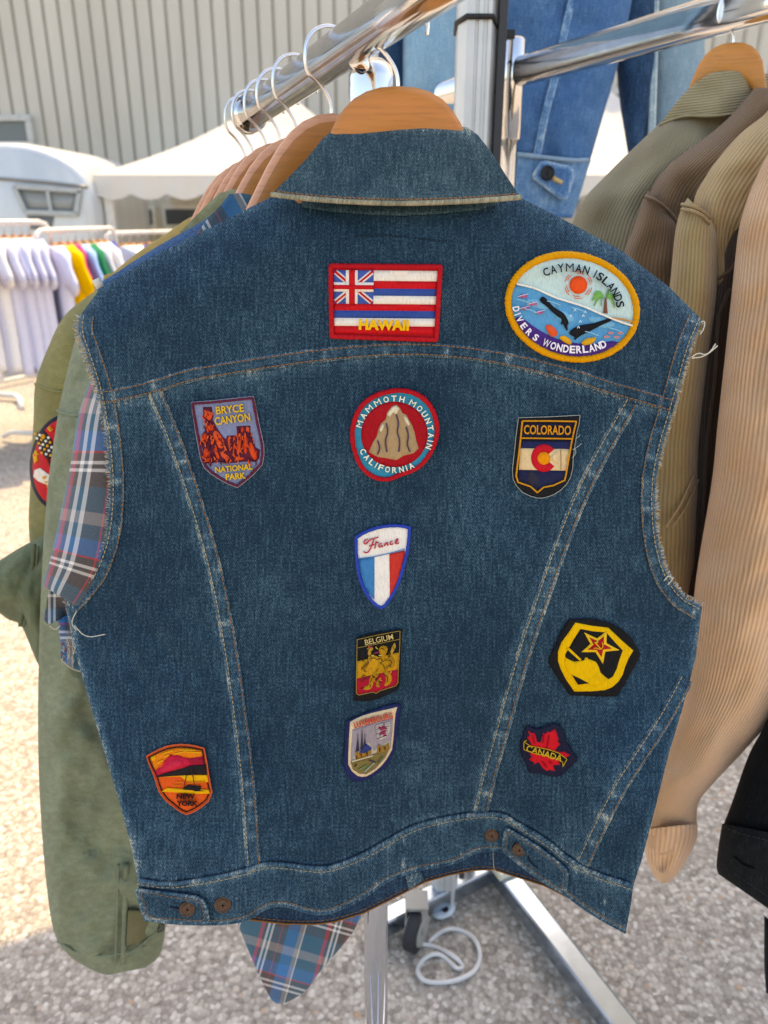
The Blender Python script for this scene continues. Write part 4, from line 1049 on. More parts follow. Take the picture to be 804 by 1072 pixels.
for q in ([(420, 260), (440, 330), (425, 400), (450, 470), (440, 560)], [(340, 330), (355, 400), (330, 470), (345, 560)], [(500, 360), (520, 430), (505, 500), (530, 560)], [(270, 470), (290, 530), (270, 580)]): p.line(q, .8, '#4a3a52', sm=1)
p.arc('MAMMOTH', 405, 422, 291, 290, 163, 78, 48, 42, '#e6dfc8', bold=.022); p.arc('MOUNTAIN', 405, 422, 293, 290, 60, -19, 48, 40, '#e6dfc8', bold=.022)
p.arc('CALIFORNIA', 405, 416, 288, 290, 209, 298, 48, 38, '#e6dfc8', True, bold=.022).done()

# Colorado
p = Patch('black Colorado shield patch with red letter C', 530, 430, 8.93, [(115, 66), (400, 58), (690, 42), (680, 120), (660, 200), (640, 330), (625, 430), (620, 540), (600, 620), (560, 690), (510, 740), (450, 780), (400, 800), (340, 815), (290, 815), (220, 795), (150, 760), (95, 700), (65, 640), (58, 560), (75, 400), (90, 250)], '#17171b', jag=.4)
p.ring(.45, '#9aa09a', ins=-.1, lift=0)
p.shape([(150, 120), (620, 120), (605, 245), (140, 250)], '#1d2138')
p.shape([(140, 285), (605, 285), (592, 360), (130, 350)], '#1c2550'); p.k -= 1
p.shape([(130, 350), (590, 358), (565, 560), (118, 552)], '#d9bd8e'); p.k -= 1
p.shape([(118, 552), (565, 560), (545, 645), (440, 695), (350, 712), (290, 755), (230, 708), (118, 664), (105, 610)], '#1d2242')
p.shape([(210, 560), (290, 590), (300, 690), (240, 700), (190, 670)], '#2b2a38'); p.line([(510, 360), (512, 555)], .4, '#a07a4a')
p.disk(352, 442, 120, 130, '#c21626', 38, 324, .42); p.disk(352, 445, 60, 60, '#e38a14'); p.shape([(405, 440), (475, 378), (480, 500)], '#d9bd8e')
p.line([(150, 95), (400, 95), (655, 100), (630, 200), (605, 330), (580, 470), (560, 590), (545, 650), (440, 698), (350, 715), (290, 765), (230, 710), (110, 668), (92, 610), (105, 500), (118, 400), (135, 250), (150, 95)], 1.0, '#cf8a1e'); p.line([(140, 255), (615, 262)], .95, '#cf8a1e')
p.word('COLORADO', 385, 180, 440, 88, 1, '#cf8a1e', bold=.02)
for q in ([(650, 260), (680, 240), (690, 225)], [(620, 365), (670, 335), (705, 305)], [(620, 440), (655, 390), (640, 350)]): p.line(q, .3, '#b9bdb8', sm=1)
p.done()

# France
fo_ = [(115, 218), (180, 175), (250, 142), (320, 118), (400, 100), (470, 90), (560, 88), (640, 97), (700, 112), (698, 210), (690, 300), (676, 400), (655, 490), (625, 600), (595, 690), (560, 770), (520, 845), (470, 915), (435, 962), (390, 985), (345, 965), (300, 925), (240, 850), (195, 770), (160, 690), (135, 590), (122, 500), (115, 360)]
p = Patch('France shield patch with blue rim and tricolour', 360, 540, 10.05, fo_, '#e6e0d6', thick=.002)
p.shape([(150, 455), (322, 432), (322, 885), (270, 830), (225, 765), (195, 695), (170, 590)], '#2f79ae'); p.k -= 1
p.shape([(478, 400), (640, 362), (642, 440), (622, 540), (585, 660), (540, 760), (484, 850)], '#c8352c')
p.line([(155, 452), (320, 430), (480, 395), (642, 350)], .6, '#3f7cb0')
p.ring(2.0, '#2340a0', ins=1.7, lift=.0008)
for q in ([(250, 245), (215, 262), (210, 290), (228, 300), (250, 275), (275, 248), (320, 238), (365, 225)], [(320, 238), (300, 290), (280, 345), (255, 385), (225, 392), (208, 375)], [(265, 318), (295, 312), (320, 302)],
          [(325, 345), (335, 300), (338, 270), (350, 285), (368, 282)], [(398, 290), (372, 300), (365, 325), (380, 335), (400, 305), (398, 330), (412, 322)], [(425, 320), (435, 280), (432, 312), (450, 282), (462, 280), (455, 312), (470, 305)],
          [(512, 268), (492, 272), (484, 295), (498, 308), (520, 292)], [(535, 285), (565, 268), (572, 245), (555, 245), (540, 275), (548, 298), (580, 285)]): p.line(q, .75, '#c23a4a', sm=1)
p.line([(240, 300), (285, 250), (300, 246)], .5, '#d98a92')
p.done()

# Belgium
p = Patch('black, gold and red Belgium shield patch with lion', 360, 650, 11.49, [(155, 205), (250, 168), (400, 140), (560, 118), (700, 92), (700, 200), (692, 300), (680, 560), (668, 780), (640, 832), (530, 885), (420, 935), (300, 965), (122, 962), (128, 800), (135, 700), (145, 450)], '#141416')
p.shape([(155, 488), (670, 378), (655, 580), (150, 695)], '#c08a1c'); p.k -= 1
p.shape([(150, 695), (655, 580), (650, 745), (625, 782), (580, 802), (430, 842), (390, 872), (350, 856), (250, 882), (180, 892), (150, 870)], '#a8142c')
for b, c in (([(415, 350), (440, 305), (490, 295), (530, 320), (520, 370), (505, 400), (490, 440), (510, 500), (520, 560), (540, 600), (470, 620), (420, 600), (400, 540), (420, 470), (435, 420), (430, 380)], '#b58318'),
             ([(300, 420), (340, 410), (420, 430), (420, 470), (340, 480), (290, 465)], '#c9982c'), ([(285, 400), (300, 330), (330, 310), (355, 330), (330, 370), (330, 420), (300, 420)], '#b08a30'),
             ([(300, 450), (260, 500), (215, 545), (205, 600), (260, 590), (300, 530)], '#9a6a14'), ([(520, 440), (560, 420), (600, 440), (620, 500), (600, 560), (560, 570), (530, 520)], '#a8781a'),
             ([(550, 400), (570, 330), (600, 270), (615, 260), (630, 310), (600, 360), (575, 420)], '#b08a30'), ([(420, 590), (350, 620), (310, 690), (300, 780), (240, 790), (230, 830), (310, 830), (345, 790), (360, 710), (430, 640)], '#b58318'),
             ([(470, 600), (540, 610), (580, 670), (570, 740), (520, 785), (480, 780), (510, 720), (500, 660)], '#b58318'), ([(390, 720), (420, 700), (430, 740), (410, 800), (385, 790)], '#a8781a')):
    p.shape(b, c, 1); p.k -= 1
p.k += 1
for _ in range(70):
    x, y = random.uniform(205, 610), random.uniform(300, 800)
    if 300 < x < 560 and 300 < y < 600 or random.random() < .35:
        p.line([(x, y), (x+random.uniform(-20, 20), y+random.uniform(8, 20)), (x+random.uniform(-26, 26), y+random.uniform(18, 38))], random.uniform(.35, .6), random.choice(['#5a3a10', '#d9a834', '#8a5f16', '#c9962a', '#3a2408']))
for q in ([(330, 460), (360, 440), (400, 470), (440, 450), (470, 490)], [(440, 500), (480, 540), (500, 600)], [(350, 650), (320, 740)], [(210, 580), (250, 550), (300, 500)], [(540, 470), (580, 490), (560, 540)], [(445, 330), (480, 340), (500, 370)], [(205, 730), (250, 710), (300, 670)], [(480, 640), (530, 680), (520, 740)]): p.line(q, .45, '#4a2e0c', sm=1)
for q in ([(330, 420), (360, 412)], [(420, 415), (460, 412)], [(300, 470), (310, 490)]): p.line(q, .5, '#efd27a')
p.line([(290, 320), (340, 310)], .9, '#b03048'); p.line([(370, 385), (420, 375)], .8, '#a03050')
p.line([(160, 225), (400, 172), (675, 120), (672, 300), (655, 580), (650, 745), (620, 782), (430, 842), (390, 872), (350, 856), (180, 892), (150, 870), (150, 690), (160, 225)], .45, '#9c8038'); p.line([(160, 325), (672, 220)], .4, '#9c8038')
p.word('BELGIUM', 422, 225, 345, 68, -12, '#c2ad72', bold=.01).done()

# Luxembourg
p = Patch('navy edged Luxembourg shield patch with church spires', 355, 730, 11.29, [(85, 285), (200, 232), (400, 152), (560, 98), (690, 70), (732, 92), (715, 250), (692, 400), (672, 560), (640, 680), (560, 820), (430, 922), (300, 988), (180, 1000), (92, 925), (60, 850), (60, 700), (72, 480)], '#1b2350')
LF = [(130, 292), (200, 250), (280, 217), (380, 186), (480, 162), (590, 138), (690, 112), (668, 185), (655, 300), (648, 410), (638, 520), (625, 620), (560, 735), (500, 810), (440, 862), (380, 905), (320, 935), (270, 940), (220, 930), (150, 872), (108, 795), (108, 690), (116, 500)]
p.shape(LF, '#d8bc94'); 
p.shape([(158, 380), (300, 335), (450, 290), (640, 240), (630, 420), (610, 600), (545, 720), (430, 845), (320, 912), (235, 905), (165, 855), (135, 785), (140, 600)], '#95898e')
p.shape([(150, 720), (330, 520), (380, 560), (410, 630), (470, 580), (560, 520), (605, 500), (600, 620), (540, 700), (300, 780)], '#b9a88e', 0)
p.shape([(140, 760), (300, 720), (400, 670), (600, 600), (540, 715), (430, 840), (320, 905), (235, 900), (160, 850)], '#7d6a3a')
p.shape([(190, 640), (240, 660), (380, 610), (385, 660), (300, 710), (210, 735)], '#a8742c'); p.shape([(235, 655), (310, 540), (380, 590), (385, 615), (300, 660)], '#2c3a72')
for bx, tx, ty, by, w_ in ((218, 222, 430, 640, 22), (268, 272, 365, 620, 17), (302, 306, 430, 580, 14)): p.shape([(bx-w_, by), (tx-3, ty+60), (tx, ty), (tx+4, ty+60), (bx+w_, by)], '#2a2c44'); p.k -= 1
p.shape([(450, 660), (455, 580), (470, 550), (485, 580), (560, 560), (585, 530), (600, 600), (520, 645)], '#9a7030')
for q, c in (([(200, 690), (205, 730)], '#2a2418'), ([(260, 670), (262, 700)], '#3a2c18'), ([(330, 650), (332, 690)], '#3a2c18'), ([(150, 760), (400, 690)], '#d8c49a'), ([(230, 860), (330, 800)], '#5a8a5a'), ([(300, 880), (420, 770)], '#8fae9a'), ([(350, 740), (430, 770)], '#3a2c50'), ([(180, 820), (210, 790)], '#2c2614'), ([(460, 780), (520, 700)], '#4a6a4a'), ([(480, 600), (482, 640)], '#3a2814'), ([(540, 590), (545, 620)], '#3a2814')): p.line(q, .8, c)
p.shape([(438, 330), (520, 305), (605, 285), (600, 380), (570, 460), (500, 500), (445, 470)], '#c9bca4')
for i in range(6): p.line([(442, 352+i*28), (600-i*6, 310+i*28)], .45, '#3d4a74' if i % 2 else '#8d94a8')
p.shape([(455, 340), (500, 350), (535, 300), (545, 350), (575, 370), (545, 400), (560, 450), (530, 470), (510, 430), (480, 470), (470, 430), (500, 400), (470, 370)], '#b81c34')
p.word('LUXEMBOURG', 405, 272, 470, 72, -14.5, '#b8433a', bold=.03).done()

# tank badge
p = Patch('black hexagonal badge with yellow tank and red star', 565, 640, 7.31, [(228, 60), (330, 56), (430, 58), (560, 98), (630, 140), (695, 195), (740, 270), (770, 330), (740, 400), (700, 470), (640, 580), (590, 652), (420, 652), (230, 642), (150, 525), (100, 450), (65, 390), (85, 330), (112, 280), (160, 165)], '#121214', thick=.0024)
p.shape([(272, 86), (400, 110), (525, 125), (620, 215), (716, 300), (680, 360), (655, 420), (635, 485), (600, 540), (555, 580), (500, 602), (400, 612), (265, 613), (200, 520), (160, 440), (140, 380), (140, 310), (165, 240), (220, 165)], '#e0ad10')
p.shape([(312, 135), (400, 152), (510, 162), (575, 235), (636, 300), (610, 370), (590, 440), (560, 500), (525, 520), (400, 560), (290, 560), (235, 480), (198, 400), (195, 330), (230, 270), (260, 215)], '#121214')
p.shape([(196, 352), (230, 372), (265, 386), (312, 380), (340, 375), (348, 354), (364, 352), (372, 366), (395, 372), (430, 386), (450, 420), (466, 470), (500, 500), (526, 520), (480, 560), (420, 575), (285, 565), (240, 500), (205, 450), (190, 400)], '#e0ad10')
p.shape([(246, 486), (310, 515), (378, 552), (292, 562)], '#121214')
p.shape([(205, 288), (222, 276), (320, 368), (308, 380)], '#e0ad10')
def star(cx, cy, tips, k):
    out = []
    for i in range(5):
        a = tips[i]; b = tips[(i+1) % 5]; out += [(cx+(a[0]-cx)*k, cy+(a[1]-cy)*k), (cx+((a[0]+b[0])/2-cx)*.52*k, cy+((a[1]+b[1])/2-cy)*.52*k)]
    return out
tips = [(338, 160), (514, 150), (612, 297), (484, 402), (318, 312)]
p.shape(star(454, 264, tips, 1.0), '#e3b424'); p.shape(star(454, 264, tips, .64), '#a3141c')
p.line([(420, 235), (470, 290)], .75, '#e3b424'); p.line([(425, 248), (445, 228)], 1.1, '#e3b424')
p.line([(478, 238), (486, 262), (476, 285), (452, 290), (432, 278), (414, 285)], .6, '#e3b424', sm=1)
p.done()

# Canada
p = Patch('navy Canada patch with red maple leaf and gold banner', 535, 750, 10.05, [(150, 102), (200, 105), (250, 132), (330, 122), (380, 95), (420, 78), (490, 74), (525, 110), (545, 150), (570, 225), (600, 290), (625, 345), (665, 395), (705, 450), (690, 480), (650, 502), (600, 560), (550, 610), (490, 640), (380, 626), (280, 592), (210, 605), (180, 580), (160, 510), (110, 430), (85, 330), (100, 250), (130, 180)], '#171a30', 1)
leaf = [(175, 145), (215, 175), (245, 175), (262, 210), (270, 265), (310, 275), (325, 220), (340, 170), (360, 190), (380, 160), (410, 165), (465, 130), (478, 175), (500, 235), (490, 265), (518, 290), (490, 320), (462, 360), (520, 375), (560, 370), (625, 405), (580, 430), (560, 440), (500, 480), (520, 510), (440, 510), (465, 575), (400, 560), (380, 575), (330, 540), (290, 480), (245, 500), (220, 520), (250, 490), (185, 450), (215, 430), (200, 390), (230, 360), (200, 310), (210, 280), (170, 220), (200, 200)]
p.shape(leaf, '#cc1424')
for q in ([(400, 200), (380, 300), (370, 360)], [(225, 200), (250, 290)], [(340, 200), (330, 280)], [(320, 470), (380, 540)], [(400, 470), (430, 500)]): p.line(q, .6, '#8c0e1a')
ban = [(135, 265), (200, 310), (300, 330), (400, 350), (500, 385), (588, 450), (545, 530), (545, 480), (450, 430), (350, 410), (250, 390), (150, 355), (135, 345)]
p.shape(ban, '#17171c'); p.line(ban, .55, '#c9a022', True); p.line([(165, 255), (140, 260)], .7, '#c9a022')
p.word('CANADA', 350, 390, 390, 66, 17, '#cba52c', skew=-.05, bold=.01).done()

# New York
p = Patch('orange sunset New York shield patch with sailing boat', 145, 770, 10.05, [(82, 215), (150, 176), (220, 140), (290, 112), (370, 96), (450, 90), (530, 95), (600, 106), (690, 130), (705, 200), (722, 290), (735, 380), (752, 480), (775, 598), (740, 690), (690, 735), (640, 772), (580, 805), (510, 835), (460, 815), (420, 790), (360, 745), (300, 700), (255, 650), (215, 590), (190, 520), (170, 450), (145, 380), (118, 320)], '#e2571c', jag=.45)
p.shape([(120, 215), (290, 150), (450, 118), (600, 130), (675, 150), (690, 230), (560, 240), (400, 200), (300, 230), (180, 360), (150, 320)], '#e57a18')
p.disk(158, 238, 30, 30, '#eba616')
for q in ([(250, 195), (370, 155)], [(380, 195), (480, 170), (660, 180)], [(430, 150), (600, 155)], [(200, 290), (260, 260)], [(270, 225), (320, 200)]): p.line(q, .9, '#e9a21c')
p.shape([(172, 400), (200, 350), (250, 330), (270, 270), (310, 230), (340, 195), (370, 215), (400, 208), (450, 225), (500, 240), (540, 240), (600, 230), (680, 220), (700, 300), (560, 320), (450, 340), (300, 390), (190, 425)], '#c21838', 0)
p.shape([(200, 390), (320, 290), (400, 240), (480, 280), (440, 330), (300, 380)], '#cf2642', 1); p.k -= 1
p.shape([(520, 262), (560, 240), (690, 235), (700, 292), (560, 300)], '#9e1830', 1)
p.shape([(180, 432), (250, 405), (360, 375), (480, 340), (540, 315), (600, 310), (712, 305), (722, 412), (600, 410), (500, 415), (350, 425), (200, 438)], '#1e1a1c')
p.shape([(190, 440), (350, 428), (500, 418), (722, 415), (735, 490), (640, 500), (560, 490), (500, 480), (440, 430)], '#e8a514')
p.shape([(240, 590), (300, 550), (450, 560), (740, 570), (750, 612), (600, 615), (400, 600)], '#e8a514')
for q in ([(380, 495), (470, 490)], [(510, 500), (700, 490)], [(360, 530), (450, 525)]): p.line(q, .8, '#d8741a')
p.shape([(462, 565), (490, 535), (530, 520), (600, 530), (660, 535), (650, 575), (690, 585), (600, 588), (560, 575), (500, 572)], '#1a1a1c')
p.line([(506, 412), (478, 540)], .5, '#1e1a1c'); p.line([(545, 310), (570, 420), (590, 530)], .55, '#3a2420')
p.ring(.9, '#2e1414', ins=3.0); p.ring(.9, '#cf5a34', ins=.4, lift=.0002)
p.word('NEW', 497, 642, 195, 52, 1, '#170c12', bold=.05).word('YORK', 512, 715, 225, 58, 1, '#170c12', bold=.05).done()

# the vest's own hanger: round topped, standing above the collar
arch = [(0, 0), (.012, .0008), (.022, .0034), (.031, .008), (.038, .0145), (.044, .0225), (.05, .034), (.06, .052), (.075, .072), (.09, .092)]
VHa = VH.copy(); VHa.y = .598; nk = P(418, 91, .606)
hanger(Vector((nk.x-.001, .606, VH.z)), Vector((-1, -.03, 0)), VH.z-nk.z, 'light wooden hanger with rounded top inside the denim vest collar', '#c07a3a', arch=arch)
for (px, npx, npy, lab) in ((346, 357, 119, 'wooden hanger right behind the vest, its hook nearest the vest hook'), (309, 317, 143, 'wooden hanger with a broad brown face, third from the front'), (291, 300, 149, 'wooden hanger fourth from the front on the chrome rail'),
                       (277, 286, 158, 'wooden hanger fifth from the front on the chrome rail'), (263, 264, 166, 'wooden hanger second from the rail end'), (255, 257, 171, 'wooden hanger nearest the capped end of the chrome rail')):
    at = rail_at(px); nkp = P(npx, npy, at.y); 
    hanger(at, ALONG, at.z-nkp.z, lab, '#b9783c', edge='#d79a76')

# =================================================================== CLOTHES BEHIND THE VEST
g = 'clothes hanging behind the vest on the chrome rail'
pls = thing('flannel_shirt', P(120, 620, .65), 'sleeveless blue, grey and red plaid flannel shirt hanging just behind the vest', 'shirt', g)
PM = plaid(0.0)
mb = MB(); loft(mb, [(104, 372, 150, 372, .655, .02), (93, 402, 150, 410, .65, .03), (82, 435, 150, 440, .648, .034), (75, 480, 145, 480, .646, .036), (65, 530, 140, 540, .645, .036), (54, 580, 130, 600, .644, .034), (46, 607, 104, 640, .643, .03), (46, 614, 96, 644, .643, .028)], PM, 6, 40, .004, 2, cap=False); mb.build('sleeve', pls)
mb = MB(); loft(mb, [(215, 250, 330, 240, .66, .015), (150, 330, 370, 330, .655, .018), (128, 500, 375, 500, .652, .018), (110, 640, 378, 640, .65, .018), (130, 800, 378, 800, .65, .018), (225, 930, 380, 930, .655, .018)], PM, 4, 40, .003, 3); mb.build('body', pls)
def FL(Y, seed, amp=.004, sc=40):
    return lambda px, py, l: P(px, py, Y+amp*noise.noise(Vector((px/sc, py/(sc*1.3), seed)))-l)
uvm = lambda Y, rot=0.0: (lambda x, y: (lambda a, b: (a*math.cos(rot)-b*math.sin(rot), a*math.sin(rot)+b*math.cos(rot)))(x/F*Y*1.2, -y/F*Y*1.2))
mb = MB(); sheet(mb, smooth([(240, 930), (246, 960), (262, 1000), (282, 1045), (291, 1052), (304, 1048), (322, 1037), (332, 1020), (352, 998), (376, 968), (382, 935)], True, 1), 5, FL(.64, 5, .02, 60), 0, .0015, plaid(.17), uvf=uvm(.95, .28)); mb.build('shirt_tail', pls)
mb = MB(); sheet(mb, [(252, 202), (240, 203), (232, 214), (217, 229), (203, 249), (240, 245), (300, 220), (300, 210), (276, 207)], 5, FL(.70, 7, .006, 30), .003, .004, plaid(.4), uvf=uvm(.7, -.5)); mb.build('collar', pls)
mb = MB(); sheet(mb, [(51, 618), (46, 648), (50, 654), (58, 651), (68, 646), (80, 640), (78, 622)], 4, FL(.67, 8, .012, 16), 0, .001, plaid(.55), uvf=uvm(.8), jag=.4); mb.build('torn_flap', pls)
mb = MB(); sheet(mb, [(60, 648), (63, 670), (64, 688), (70, 696), (78, 700), (92, 706), (96, 680), (80, 640), (70, 644)], 4, FL(.668, 9, .012, 14), 0, .001, plaid(.8), uvf=uvm(.8), jag=.6); mb.build('torn_flap', pls)
mb = MB()
for pts in ([(52, 655), (58, 660), (63, 655)], [(70, 668), (74, 680), (71, 690)], [(76, 664), (80, 672), (77, 684)], [(64, 690), (74, 700), (88, 704)]): tube(mb, [P(x, y, .662) for x, y in smooth(pts, False, 2)], .0006, ft, 5)
for _ in range(40):
    x, y = random.uniform(64, 80), random.uniform(668, 690); tube(mb, [P(x, y, .664), P(x+random.uniform(-3, 3), y+random.uniform(1, 5), .66)], .0004, random.choice([thread('#b02030'), ft, thread('#c9c2b0')]), 4)
mb.build('frayed_edge', pls)

D2 = denim('#14273c', '#2b4a6e', '#587a9c', '#b0b8b8', 1.0)
dv = thing('denim_jacket', P(180, 600, .72), 'mid blue denim jacket hanging behind the plaid shirt, only shoulder and hem corner showing', 'jacket', g)
mb = MB(); loft(mb, [(236, 210, 330, 215, .72, .016), (214, 230, 340, 232, .715, .018), (168, 256, 345, 262, .712, .02), (124, 284, 345, 300, .712, .02), (102, 303, 345, 330, .712, .02), (112, 345, 345, 370, .715, .018), (128, 480, 340, 480, .72, .015), (130, 700, 330, 700, .73, .012), (126, 840, 300, 840, .735, .012), (129, 899, 280, 890, .735, .012)], D2, 4, 40, .003, 4, wear=lambda x, y: .6 if y > 885 else .15); mb.build('body', dv)
mb = MB(); fray(mb, [(127, 898), (134, 901), (142, 900), (150, 898)], 1, 60, 4, lambda x, y, l: P(x, y, .722-l), [thread('#d8d2c4'), thread('#b8b4a8')]); mb.build('frayed_edge', dv)
mb = MB(); sheet(mb, [(96, 294), (104, 290), (109, 299), (101, 303)], 4, FL(.70, 3, .002), 0, .0006, plain('tag_paper', '#d8d4c8', .7, 0)); mb.build('tag', dv)

gj = thing('field_jacket', P(100, 640, .8), 'olive green army field jacket with a long sleeve hanging left of the vest', 'jacket', g)
GM = fabric('#787f66', .5, 120, .0012)
mb = MB(); loft(mb, [(104, 318, 160, 322, .80, .03), (88, 336, 155, 340, .79, .04), (80, 352, 152, 356, .785, .045), (74, 374, 150, 382, .78, .05), (66, 407, 148, 412, .775, .052), (61, 432, 146, 440, .772, .053), (51, 500, 142, 500, .768, .055), (46, 560, 140, 562, .765, .055), (42, 640, 140, 642, .762, .056), (40, 720, 144, 722, .76, .057), (40, 790, 152, 792, .758, .058), (43, 860, 160, 858, .757, .058), (49, 930, 170, 920, .757, .058), (57, 977, 174, 955, .757, .057), (72, 1000, 173, 974, .757, .055), (88, 1011, 170, 990, .757, .052), (100, 1017, 165, 1003, .757, .049), (112, 1021, 152, 1013, .757, .043)], GM, 9, 72, .021, 6, cap=False, fs_=42, cr=[(66, 840, 118, 905, .007, 6), (75, 895, 140, 890, .005, 5), (52, 700, 110, 760, .006, 8), (150, 640, 90, 700, .005, 7), (70, 960, 118, 930, .004, 5), (60, 560, 100, 610, .005, 7), (130, 780, 80, 830, .004, 6), (60, 880, 100, 985, .004, 5)]); gs = mb.build('sleeve', gj)
def gsl(rows):
    rr = crom(rows, 24)
    def f(px, py, l):
        best = min(rr, key=lambda r: abs(r[1]+(r[3]-r[1])*max(0, min(1, (px-r[0])/max(1, r[2]-r[0])))-py)); mid = (best[0]+best[2])/2; hw_ = max(1, (best[2]-best[0])/2)
        return P(px, py, best[4]-best[5]*math.sqrt(max(0, 1-((px-mid)/hw_)**2))-l)
    return f
GR = [(104, 318, 160, 322, .80, .03), (80, 352, 152, 356, .785, .045), (66, 407, 148, 412, .775, .052), (51, 500, 142, 500, .768, .055), (42, 640, 140, 642, .762, .056), (40, 790, 152, 792, .758, .058), (43, 860, 160, 858, .757, .058), (49, 930, 170, 920, .757, .058), (57, 977, 174, 955, .757, .057), (88, 1011, 170, 990, .757, .052), (100, 1017, 165, 1003, .757, .049)]
GF = gsl(GR)
def rib(mb, pts, r, m, f, l=.002, sm=1):
    p_ = densify(smooth(pts, False, sm), 3, False); n0 = len(mb.v); tube(mb, [f(x, y, l+.0006*noise.noise(Vector((x/5, y/5, 1)))) for x, y in p_], r, m, 8)
    for i in range(n0, len(mb.v)): mb.uv[i] = (mb.uv[i][0]*1.0, mb.uv[i][1])
mb = MB(); rib(mb, [(132, 905), (131, 940), (130, 980), (129, 1008)], .0035, GM, GF, .004); mb.build('sleeve_seam', gs); mb = MB(); rib(mb, [(124, 905), (123, 940), (122, 975), (121, 1010)], .0015, GM, GF, .004); mb.build('sleeve_seam', gs); mb = MB(); rib(mb, [(60, 430), (75, 436), (90, 432), (106, 424)], .0016, GM, GF, .003); mb.build('sleeve_seam', gs); mb = MB(); rib(mb, [(60, 985), (85, 1000), (110, 1001), (135, 996), (168, 985)], .0014, GM, GF, .005); mb.build('sleeve_seam', gs)
mb = MB(); sheet(mb, [(134, 953), (150, 953), (168, 950), (164, 970), (156, 986), (132, 990)], 5, GF, .010, .003, fabric('#6b674a', .3, 60, .001)); mb.build('sleeve_patch', gs)
mb = MB(); rib(mb, [(132, 1000), (145, 992), (160, 978), (172, 966)], .0018, GM, GF, .012); mb.build('cuff_fold', gs)
mb = MB(); c = GF(167, 970, .014); disc(mb, c, Vector((0, -1, .5)), .007, .003, plain('olive_button', '#4a4634', .5, 0)); mb.build('button', gs)
mb = MB(); sheet(mb, [(262, 196), (246, 198), (230, 202), (217, 214), (203, 228), (188, 243), (210, 250), (240, 222), (268, 206)], 5, FL(.80, 11, .008, 18), .004, .01, fabric('#8b9070', .4, 120, .0012)); mb.build('collar', gj)
mb = MB(); loft(mb, [(210, 240, 300, 240, .81, .02), (150, 330, 330, 330, .80, .03), (145, 700, 330, 700, .80, .03), (165, 850, 320, 850, .80, .03)], GM, 4, 30, .004, 7); mb.build('body', gj)

oj = thing('army_shirt', P(70, 560, .9), 'yellowish olive army shirt with a round red piper patch on its sleeve', 'shirt', g)
OM = fabric('#7f7a4e', .4, 120, .001)
OR = [(176, 258, 230, 262, .93, .02), (138, 276, 200, 280, .92, .03), (103, 302, 160, 304, .905, .04), (68, 330, 140, 332, .895, .05), (49, 367, 128, 368, .89, .052), (37, 402, 118, 402, .888, .052), (35, 440, 112, 440, .886, .052), (32, 500, 108, 500, .884, .052), (30, 545, 104, 545, .883, .05), (33, 580, 100, 580, .882, .048), (44, 640, 98, 640, .882, .045)]
mb = MB(); loft(mb, OR, OM, 7, 48, .010, 8); osv = mb.build('sleeve', oj)
OF = gsl(OR)
mb = MB(); rib(mb, [(37, 402), (52, 409), (70, 411), (100, 408)], .0016, OM, OF, .002); mb.build('sleeve_seam', osv)
mb = MB(); loft(mb, [(215, 250, 300, 250, .93, .02), (150, 330, 330, 330, .92, .025), (120, 600, 300, 600, .91, .025)], OM, 4, 30, .004, 9); mb.build('body', oj)
el = [(64+33*math.cos(t)-4*math.sin(t), 484+50*math.sin(t)) for t in (2*math.pi*i/48 for i in range(48))]
mb = MB(); sheet(mb, el, 4, OF, .0075, .003, thread('#1b1c30')); pp = mb.build('sleeve_badge', osv); pp['label'] = 'round red piper badge with navy rim'
mb = MB(); sheet(mb, [(64+(x-64)*.9, 484+(y-484)*.91) for x, y in el], 4, OF, .0085, .002, thread('#c01c24'))
sheet(mb, [(36, 492), (42, 490), (50, 496), (58, 498), (64, 506), (62, 512), (50, 508), (40, 504), (35, 499)], 3, OF, .0095, .002, thread('#dccfc0'))
sheet(mb, [(37, 460), (46, 450), (54, 460), (58, 472), (55, 480), (48, 480), (42, 472)], 3, OF, .0092, .002, thread('#2a2026'))
for i in range(5):
    for j in range(4):
        x, y = 37+j*4.6+i*1.7, 454+i*5+j*1.4
        sheet(mb, [(x+1.6*math.cos(q*1.05), y+1.6*math.sin(q*1.05)) for q in range(6)], 3, OF, .0102, .002, thread('#e6e0d2' if (i+j) % 2 else '#de9a1e'))
sheet(mb, [(34, 476), (38, 472), (40, 482), (36, 486)], 3, OF, .0095, .002, thread('#de9a1e')); tube(mb, [OF(x, y, .0098) for x, y in ((50, 480), (54, 490), (57, 497))], .0018, thread('#6a2a20'), 6); mb.build('emblem', pp)
mb = MB(); arctext(mb, 'PIPE', 66, 486, 29, 42, 163, 118, 5, 4, thread('#dca01e'), OF, .0102); arctext(mb, 'BAG-P', 66, 486, 22, 32, 206, 245, 4, 3.2, thread('#dca01e'), OF, .0102, True)
mb.build('lettering', pp)

ej = thing('green_shirt', P(20, 650, .84), 'dark green army shirt whose bent cuff pokes out at the left edge', 'shirt', g)
EM = fabric('#656d54', .4, 120, .0012)
mb = MB(); loft(mb, [(85, 540, 85, 710, .83, .03), (58, 552, 60, 712, .83, .04), (42, 562, 42, 698, .83, .045), (33, 567, 34, 682, .83, .046), (25, 571, 22, 655, .828, .046), (10, 580, 8, 648, .826, .045), (-6, 590, -8, 636, .824, .04), (-20, 596, -20, 628, .824, .036)], EM, 7, 48, .013, 10, fs_=30); es = mb.build('sleeve', ej)
EF = lambda px, py, l: P(px, py, .79-l)
mb = MB(); rib(mb, [(36, 570), (33, 600), (26, 630), (21, 655)], .0025, EM, EF, -.004); rib(mb, [(40, 572), (37, 602), (30, 632), (25, 656)], .0014, EM, EF, -.004); mb.build('cuff_seam', es)
mb = MB(); loft(mb, [(120, 400, 300, 400, .845, .015), (60, 560, 300, 560, .845, .02), (62, 700, 300, 700, .845, .02)], EM, 3, 30, .003, 12); mb.build('body', ej)

